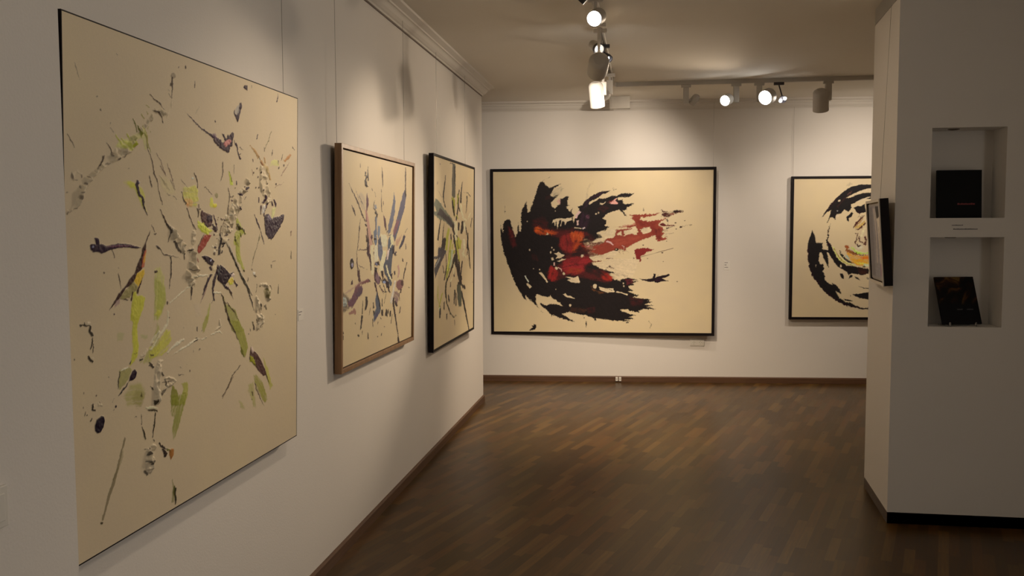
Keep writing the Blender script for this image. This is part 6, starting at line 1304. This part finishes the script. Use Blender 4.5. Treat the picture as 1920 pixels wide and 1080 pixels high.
def n_off(p):
    return p.x-XL if p.x < XL+.3 and p.y < YL else (yback(p.x)-p.y)*math.cos(math.atan(SB))
def painting(name, label, mw, W, H, fw, d, fmat, art, rec, step, seen, albedo, seed, wires=(), lipmat=None, gap=0.0, group=None):
    r = empty(name, mw); tag(r, label, 'painting', group)
    frame_mesh(W, H, fw, d).build('frame', fmat, r, bevel=min(.0012, fw*.2))
    canvas('canvas', r, W, art, fw+gap, rec, step, seen, albedo, seed, H)
    b = MB(); b.box((-W/2+fw, rec+.004, fw), (W/2-fw, d-.002, H-fw)); b.build('backing', M_BACK if not gap else M_BLACK, r)
    inv = mw.inverted()
    for x in wires:      # local x; hangs straight down from the cornice to the back of the frame
        bot = mw @ Vector((x, d-.003, H-.012)); off = n_off(bot)
        ztop = ZR+float(np.interp(off, [.012, .026, .040, .056, .068, .104], [0, .016, .030, .054, .066, .080]))
        b = MB(); b.tube(inv @ bot, inv @ Vector((bot.x, bot.y, ztop)), .0011, 8); b.build('hanging_wire', M_WIRE, r)
    return r
LW = ((XL+.05, 0, 0), (0, 1, 0), (1, 0, 0))
sb = math.atan(SB); BW = ((0, YB-.05, 0), (math.cos(sb), math.sin(sb), 0), (math.sin(sb), -math.cos(sb), 0))
ALB = (0.77, 0.655, 0.435)
painting('unframed_painting', 'largest left wall painting, ridged cream paint with yellow and violet strokes, nearest the viewer',
         place(*LW, 2.805, .7894, 1.5276, 1.455, -.0003, .0246), 1.5276, 1.455, .004, .036, M_BLACK, ART_IMPASTO, .0005, 2.0, 'a58f6a', (.77, .66, .465), 3,
         wires=[.69, -.755])
painting('oak_framed_painting', 'wooden framed painting on the left wall with mauve and slate burst of strokes',
         place(*LW, 4.847, .9597, 1.369, 1.1536, .0069, .0179), 1.369, 1.1536, .022, .037, M_OAK, ART_BURST, .010, 3.0, 'd8b884', ALB, 4,
         wires=[-.66, .55], gap=.006)
painting('black_framed_painting', 'black framed painting at the far end of the left wall with olive strokes',
         place(*LW, 6.8488, .7946, 1.5116, 1.4339, .0042, .0115), 1.5116, 1.4339, .018, .037, M_BLACK, ART_BUNDLE, .006, 3.4, 'a5906f', ALB, 5,
         wires=[-.52, .5])
painting('wide_framed_painting', 'wide black framed painting on the far wall with a red and black sweeping mass',
         place(*BW, -.4419, .5235, 2.4279, 1.8161, .0317, .0106), 2.4279, 1.8161, .030, .040, M_BLACK, ART_SWEEP, .008, 3.5, 'c8ad80', ALB, 6,
         wires=[-1.203, 1.185])
painting('ring_painting', 'black framed painting with a dark ring and yellow whorl, half hidden by the pier',
         place(*BW, 1.571+.85, .703, 1.70, 1.530, 0.0, .004), 1.70, 1.530, .026, .040, M_BLACK, ART_RING, .008, 4.0, 'c8ac7c', ALB, 7,
         wires=[-.83, .83])
ART_PIER = """8a8688|1|1|1|0.2|0|40 40 510 40 510 450 40 450
7a7678|1|8|3|0.2|0|40 40 190 40 180 450 40 450
1a1418|1|1|2|0.4|0|300 450 420 450 430 385 330 380
cfc4b0|1|3|3|0.6|0|290 440 330 380 430 385 480 330 500 200 470 60 400 60 380 200 350 330
6a5a50|0.8|3|2|0.3|0|400 330 430 200 425 60 410 60 415 200 390 330
8a6a80|0.9|4|2|0.3|0|390 120 480 120 490 50 380 50
b4aaa0|0.9|5|3|0.3|0|200 440 280 440 320 300 300 120 260 120 270 300"""
ap = Vector((XQ-XP, Y2-Y1, 0)).normalized(); npn = Vector((-ap.y, ap.x, 0))
pm = place(Vector((XP, Y1, 0))+npn*.05, -ap, npn, -.2042-.01, 1.3598, .53, .4881, .0446, .0728)
r = empty('small_framed_picture', pm); tag(r, 'small picture with cream front and black sides hung on the narrow face of the pier', 'painting')
frame_mesh(.53, .4881, .016, .006).build('frame_front', M_GOLDCREAM, r)
b = frame_mesh(.53, .4881, .012, .046); b.v = [(x, y+.0061, z) for x, y, z in b.v]; b.build('frame_side', M_BLACK, r)
canvas('canvas', r, .53, ART_PIER, .022, .012, 4.0, '908a84', (.40, .38, .38), 8, .4881)
b = MB(); b.box((-.25, .018, .015), (.25, .048, .473)); b.build('backing', M_BACK, r)
top = pm.inverted() @ (Vector((XP, Y1, 0))+ap*.2142+npn*.004+Vector((0, 0, ZR-.002))); b = MB(); b.tube(Vector((0, .045, .47)), top, .0011, 8); b.build('hanging_wire', M_WIRE, r)

# ------------------------------------------------------------------ track lighting
ZT = ZC-.035
def track(name, label, p0, p1, feed=None):
    p0, p1 = Vector((*p0, ZC)), Vector((*p1, ZC)); d = p1-p0; L_ = d.length
    mw = Matrix.Translation(p0) @ Matrix.Rotation(math.atan2(d.y, d.x), 4, 'Z')
    r = empty(name, mw); tag(r, label, 'light track', 'ceiling light tracks')
    b = MB(); w2, h = .018, .034
    b.box((0, -w2, -.006), (L_, w2, 0)); b.box((0, -w2, -h), (L_, -w2+.006, -.006)); b.box((0, w2-.006, -h), (L_, w2, -.006)); b.box((0, -w2, -h-.002), (L_, -w2+.010, -h)); b.box((0, w2-.010, -h-.002), (L_, w2, -h))
    b.build('rail', M_SPOT, r)
    for x in (0, L_):
        b = MB(); b.box((x-.006, -w2-.002, -h-.004), (x+.006, w2+.002, -.0005)); b.build('end_cap', M_SPOTW, r)
    return r
T1X, T2Y = -.29, 8.36
track('light_track', 'ceiling track running away from the viewer to the far corner', (T1X, 1.2), (T1X, T2Y-.03))
track('light_track', 'ceiling track running across in front of the far wall', (T1X+.03, T2Y), (XE+.4, T2Y+.02))
def spotlight(label, anchor, pivot, aim, R=.05, L_=.16, gear=(.05, .05, .14), W=60, cone=60, blend=.6, body=None, lit=True, back=.35, group='track spotlights', stem=False, lensm=None, lr=.86, lamp_r=.03, rim=False, twin=False, col=None):
    body = body or M_SPOT
    anchor, pivot, aim = Vector(anchor), Vector(pivot), Vector(aim)
    z0 = ZT
    r = empty('track_spotlight', Matrix.Translation(Vector((anchor.x, anchor.y, z0)))); tag(r, label, 'spotlight', group)
    I = Vector((anchor.x, anchor.y, z0))
    b = MB(); b.box((-.045, -.014, -.028), (.045, .014, -.0025)); b.build('adapter', body, r, bevel=.002)
    pl_ = pivot-I
    gx, gy, gz = gear
    if stem: b = MB(); b.tube((0, 0, -.028), pl_, .006, 10); b.build('stem', body, r)
    else:
        b = MB(); zt = -.028-max(0, (abs(pl_.z)-.028-gz)); 
        b.tube((0, 0, -.027), (0, 0, zt-.002), .010, 12); b.build('swivel', body, r)
        b = MB(); b.box((-gx/2, -gy/2, zt-gz), (gx/2, gy/2, zt)); b.build('gear_box', body, r, bevel=.004)
        b = MB(); b.tube((0, 0, zt-gz*.75), (pl_.x, pl_.y, zt-gz*.75), .007, 10); b.tube((pl_.x, pl_.y, zt-gz*.75), pl_, .007, 10); b.build('bracket', body, r)
    d = (aim-pivot).normalized()
    mx = Matrix.Translation(pl_) @ d.to_track_quat('-Z', 'Y').to_matrix().to_4x4()
    zb_, zf = L_*back, -L_*(1-back)
    b = MB(); b.lathe([(R*.55, zb_), (R*.86, zb_-.012), (R, zb_-.03), (R, zf), (R*.9, zf), (R*.88, zf+.018), (.001, zf+.02)], mx, 32, cap=False)
    b.lathe([(.001, zb_), (R*.55, zb_)], mx, 32, cap=False); b.build('lamp_head', body, r, smooth=True)
    b = MB()
    if twin:
        for sx in (-1, 1): b.lathe([(.0005, zf-.018), (.010, zf-.015), (.015, zf-.006), (.015, zf+.002), (.008, zf+.012)], mx @ Matrix.Translation((sx*.019, -sx*.010, 0)), 16, cap=False)
    else: b.lathe([(.0005, zf+.0105), (R*lr, zf+.0105)], mx, 32, cap=False)
    b.build('lens', (lensm or M_LENS) if lit else M_DARK, r)
    if rim:
        b = MB(); b.lathe([(R*1.02, zf+.022), (R*1.16, zf+.018), (R*1.18, zf-.006), (R*1.02, zf-.008), (R*.92, zf-.004), (R*.90, zf+.004)], mx, 28, cap=False); b.build('front_ring', M_DARK, r, smooth=True)
    if lit and W > 0:
        ld = bpy.data.lights.new('spot_lamp', 'SPOT'); ld.energy = W; ld.color = col or WARM; ld.spot_size = math.radians(cone); ld.spot_blend = blend; ld.shadow_soft_size = lamp_r
        lo = bpy.data.objects.new('spot_lamp', ld); COL.objects.link(lo); lo.parent = r
        lo.matrix_local = mx @ Matrix.Translation((0, 0, zf-.012))
    return r
# track running away from the viewer
spotlight('track spotlight out of view above the largest painting', (T1X, 3.55, 0), (T1X-.05, 3.55, 2.86), (XL, 3.25, 1.45), W=11.4, cone=80, blend=1)
spotlight('dark backed track spotlight cut off by the top edge, aimed at the left wall', (T1X, 4.68, 0), (T1X-.01, 4.66, 2.925), (XL, 4.95, 1.75), W=14.5, cone=66, blend=1, R=.034, L_=.09, body=M_DARK, gear=(.035, .035, .05))
spotlight('round lit track spotlight facing the viewer, highest in view', (T1X+.01, 5.14, 0), (-.262, 5.12, 2.905), (-1.2, 2.0, 1.5), W=14, cone=64, blend=.9, R=.047, L_=.11, gear=(.03, .03, .04))
spotlight('olive grey track spotlight with black rim pointing right towards the pier', (T1X, 5.95, 0), (-.315, 5.93, 2.895), (.9, 3.6, 1.6), W=16, cone=80, blend=.9, R=.034, L_=.13, gear=(.03, .03, .05), lensm=M_LED, back=.6, lr=.5, rim=True)
spotlight('second small track spotlight with black rim pointing right', (T1X, 6.45, 0), (-.268, 6.35, 2.915), (1.2, 4.6, 1.0), W=10.6, cone=110, blend=1, R=.026, L_=.06, body=M_DARK, gear=(.03, .03, .05), lensm=M_LED, lr=.5, rim=True)
spotlight('large grey track spotlight seen from behind, aimed at the far wall', (T1X, 5.78, 0), (-.290, 5.72, 2.735), (-.85, 9.6, 1.55), W=60, cone=60, blend=.9, R=.066, L_=.17, gear=(.03, .03, .04), back=.5, lamp_r=.065, col=WASH)
spotlight('white cylindrical track spotlight hanging lowest below the track corner', (T1X-.02, 6.85, 0), (-.358, 6.80, 2.715), (-.15, 8.0, .1), W=150, cone=96, blend=1, R=.056, L_=.19, body=M_SPOTW, gear=(.05, .04, .10), back=.5)
spotlight('track spotlight half hidden behind the white cylinder, aimed at the left wall', (T1X, 7.65, 0), (T1X-.04, 7.65, 2.84), (XL, 7.35, 1.95), W=12, cone=84, blend=1, R=.045, L_=.12, body=M_SPOTW, gear=(.05, .05, .12))
# track across the room
spotlight('small olive grey spotlight on the cross track, leftmost of its row', (.39, T2Y, 0), (.465, 8.40, 2.88), (-.85, 9.55, 1.3), W=36, cone=130, blend=1, R=.036, L_=.10, gear=(.05, .05, .15), back=.6, col=WASH, lamp_r=.02)
spotlight('smaller of the two round lit spotlights on the cross track', (.845, T2Y, 0), (.77, 8.33, 2.872), (-1.5, 4.9, 1.5), W=150, cone=34, blend=.8, R=.052, L_=.10, gear=(.05, .05, .15), lamp_r=.045)
spotlight('larger of the two round lit spotlights on the cross track', (1.05, T2Y, 0), (1.13, 8.30, 2.888), (-1.5, 5.0, 1.4), W=62, cone=84, blend=1, R=.071, L_=.11, gear=(.05, .05, .15), lamp_r=.06)
spotlight('small twin bulb spotlight on a thin stem beside the larger lit spotlight', (1.225, T2Y, 0), (1.262, 8.36, 2.868), (.3, 4.0, .6), W=2, cone=90, blend=1, R=.034, L_=.035, body=M_DARK, stem=True, lensm=M_LED, twin=True)
spotlight('grey cylinder spotlight on the cross track nearest the pier', (1.66, T2Y, 0), (1.60, 8.38, 2.86), (1.80, 9.3, .9), W=17, cone=130, blend=1, R=.070, L_=.20, gear=(.055, .05, .15), back=.45, col=WASH)
spotlight('cross track spotlight hidden behind the pier', (2.55, T2Y, 0), (2.55, 8.40, 2.86), (2.2, 9.75, 1.7), W=28, cone=130, blend=1, R=.06, L_=.15, gear=(.055, .05, .15), col=WASH)


# ------------------------------------------------------------------ small fittings
# double wall socket under the wide painting
def on_back(x, off=0): return Vector((x, yback(x)-off, 0))
def back_mw(x, z): return Matrix.Translation((x, yback(x), z)) @ Matrix.Rotation(sb, 4, 'Z')
r = empty('wall_socket', back_mw(.595, .442)); tag(r, 'white double wall socket below the right corner of the wide painting', 'socket')
b = MB(); b.box((-.076, -.008, -.038), (.076, 0, .038)); b.build('cover_plate', M_PLASTIC, r, bevel=.002)
for sx in (-.0355, .0355):
    b = MB(); mx = Matrix.Translation((sx, -.0081, 0)) @ Matrix.Rotation(PI/2, 4, 'X')
    b.lathe([(.0215, 0), (.0215, .003), (.0185, .003), (.018, .0008), (.001, .0005)], mx, 24, cap=False); f = b.build('outlet', M_PLASTIC, r, smooth=True)
    b = MB()
    for hx in (-.0095, .0095): b.lathe([(.0001, .0012), (.003, .0012)], Matrix.Translation((sx+hx, -.0085, 0)) @ Matrix.Rotation(PI/2, 4, 'X'), 10, cap=False)
    for hz in (-.016, .016): b.box((sx-.003, -.0102, hz-.002), (sx+.003, -.0085, hz+.002))
    b.build('contact', M_HOLE, f)
for x, lab in ((-.273, 'left one of two small white cable outlets on the far baseboard'), (-.237, 'right one of two small white cable outlets on the far baseboard')):
    r = empty('cable_outlet', Matrix.Translation((x, yback(x)-.0142, .012)) @ Matrix.Rotation(sb, 4, 'Z')); tag(r, lab, 'outlet', 'cable outlets on the far baseboard')
    b = MB(); b.box((-.013, -.014, 0), (.013, 0, .044)); b.build('housing', M_PLASTIC, r, bevel=.002)
    b = MB(); b.box((-.006, -.0155, .020), (.006, -.0141, .025)); b.build('port', M_HOLE, r)
# title cards
def words(b, x0, z0, n, h, y, rnd, step=.006):
    x = x0
    for i in range(n):
        wd = rnd.uniform(.5, 1)*step*2
        b.box((x, y-.0003, z0), (x+wd, y, z0+h*rnd.uniform(.7, 1))); x += wd+step*.35
def title_card(label, mw, w_, h_, rows=3):
    r = empty('title_card', mw); tag(r, label, 'label')
    b = MB(); b.box((-w_/2, -.002, -h_/2), (w_/2, 0, h_/2)); b.build('card', M_CARD, r)
    rnd = random.Random(int(w_*1e4)); b = MB()
    for k in range(rows): words(b, -w_*.4, h_*(.25-.25*k), max(2, int(w_*60)-k % 2), h_*.07, -.0021, rnd)
    b.build('printed_text', M_INK, r)
title_card('small white title card on the far wall right of the wide painting', back_mw(.905, 1.285), .065, .10)
title_card('small white title card on the left wall beside the largest painting', Matrix.Translation((XL, 3.76, 1.30)) @ Matrix.Rotation(PI/2, 4, 'Z'), .06, .05, 2)
r = empty('wall_lettering', Matrix.Translation((1.77, Y1, 1.686))); tag(r, 'two faint printed lines on the wall strip between the two niches', 'lettering')
rnd = random.Random(4); b = MB(); words(b, -.078, .010, 8, .005, -.0004, rnd, .0042); b.build('upper_line', M_INK, r)
b = MB(); words(b, -.070, -.012, 17, .006, -.0004, rnd, .0038); b.build('lower_line', M_INK, r)
# light switch on the near left wall
r = empty('light_switch', Matrix.Translation((XN, 1.716, 1.0625)) @ Matrix.Rotation(PI/2, 4, 'Z')); tag(r, 'white square light switch at the left edge of the wall', 'light switch')
b = MB(); b.box((-.045, -.008, -.048), (.045, 0, .048)); b.build('switch_plate', M_PLASTIC, r, bevel=.003)
b = MB(); b.box((-.030, -.012, -.032), (.030, -.0081, .032)); b.build('rocker', M_PLASTIC, r, bevel=.002)
# small boxed unit hanging under the ceiling before the far wall
r = empty('junction_box', Matrix.Translation((-.235, 9.25, ZC))); tag(r, 'white boxed unit under the ceiling near the far wall', 'box')
b = MB(); b.box((-.115, -.05, -.125), (.095, .05, -.0005)); b.build('housing', M_SPOT, r, bevel=.003)
b = MB(); b.box((-.100, -.054, -.112), (.080, -.0505, -.012)); b.build('lid', M_SPOT, r, bevel=.002)

# ------------------------------------------------------------------ things in the niches
def book(label, mw, W, H, T, cover, extra):
    r = empty('book', mw); tag(r, label, 'book')
    b = MB(); b.box((-W/2, 0, 0), (W/2, .002, H)); b.box((-W/2, T-.002, 0), (W/2, T, H)); b.box((-W/2, .002, 0), (-W/2+.002, T-.002, H)); b.build('cover', cover, r)
    b = MB(); b.box((-W/2+.0025, .0022, .003), (W/2-.003, T-.0022, H-.003)); b.build('pages', M_CARD, r)
    extra(r)
M_BOOKBLACK = mat('black book cover', (0.004, 0.004, 0.004), 0.6, 0.1, 30, spec=0.15)
def cover_mat():
    m = new_mat('printed book cover', 0.55, (0.01, 0.01, 0.012), spec=0.15); nt = m.node_tree; N = nt.nodes; L = nt.links; b = N['Principled BSDF']
    tc = N.new('ShaderNodeTexCoord'); sp = N.new('ShaderNodeSeparateXYZ'); L.new(tc.outputs['Generated'], sp.inputs[0])
    n_ = N.new('ShaderNodeTexNoise'); n_.inputs['Scale'].default_value = 2.6; n_.inputs['Detail'].default_value = 4; n_.inputs['Distortion'].default_value = 1.8
    L.new(tc.outputs['Generated'], n_.inputs['Vector'])
    r_ = N.new('ShaderNodeValToRGB'); c = r_.color_ramp; c.elements[0].color = (.006, .005, .005, 1); c.elements[0].position = .42; c.elements[1].color = (.20, .125, .022, 1)
    c.elements[1].position = .70; e = c.elements.new(.52); e.color = (.022, .009, .006, 1); e = c.elements.new(.60); e.color = (.10, .045, .012, 1)
    L.new(n_.outputs['Fac'], r_.inputs['Fac'])
    st = N.new('ShaderNodeMapRange'); st.inputs['From Min'].default_value = .40; st.inputs['From Max'].default_value = .52; L.new(sp.outputs['Z'], st.inputs['Value'])
    mx = N.new('ShaderNodeMix'); mx.data_type = 'RGBA'; mx.inputs['A'].default_value = (.007, .007, .009, 1)
    L.new(st.outputs[0], mx.inputs['Factor']); L.new(r_.outputs[0], mx.inputs['B']); L.new(mx.outputs['Result'], b.inputs['Base Color'])
    return m
def ex1(r):
    rnd = random.Random(2); b = MB(); words(b, -.010, .075, 9, .010, -.0002, rnd, .0052); b.build('red_title', M_RED, r)
def ex2(r):
    rnd = random.Random(3); b = MB(); words(b, -.015, .082, 4, .008, -.0002, rnd, .005); b.build('title_word', M_INK2, r); b = MB(); words(b, .042, .082, 4, .008, -.0002, rnd, .005); b.build('title_word', M_INK2, r)
M_INK2 = mat('grey cover title', (0.06, 0.06, 0.065), 0.6, 0.05, 50)
book('black book with a small red title standing in the upper niche', Matrix.Translation((1.757, 5.225, NI[0][2])) @ Matrix.Rotation(-.07, 4, 'X'), .236, .270, .018, M_BOOKBLACK, ex1)
m2 = Matrix.Translation((1.781, 5.192, NI[1][2]+.012)) @ Matrix.Rotation(.24, 4, 'Z') @ Matrix.Rotation(-.36, 4, 'X')
book('square book with a dark golden swirl cover leaning in the lower niche', m2, .232, .278, .010, cover_mat(), ex2)
r = empty('book_stand', Matrix.Translation((1.781, 5.192, NI[1][2])) @ Matrix.Rotation(.24, 4, 'Z')); tag(r, 'small clear stand holding the leaning book in the lower niche', 'book stand')
for sx in (-.085, .068):
    b = MB(); b.box((sx-.004, -.022, .0), (sx+.004, .09, .004)); b.box((sx-.004, -.022, .004), (sx+.004, -.017, .024)); b.box((sx-.004, -.016, .004), (sx+.004, .008, .0085)); b.build('prong', M_GLASS, r)
b = MB(); b.box((-.089, .060, .0042), (.072, .068, .0082)); b.build('cross_bar', M_GLASS, r)
for i, (x0, x1, z0, z1) in enumerate(NI):
    r = empty('recessed_downlight', Matrix.Translation((1.715, Y1+.085, z1))); tag(r, 'small unlit downlight in the top of the %s niche' % ('upper', 'lower')[i], 'downlight', 'niche downlights')
    b = MB(); b.lathe([(.030, 0), (.030, -.003), (.022, -.005), (.018, -.002)], None, 24, cap=False); b.build('ring', M_RAILGAP_RING, r, smooth=True)
    b = MB(); b.lathe([(.0005, -.0015), (.018, -.0015)], None, 20, cap=False); b.build('lens', M_HOLE, r)
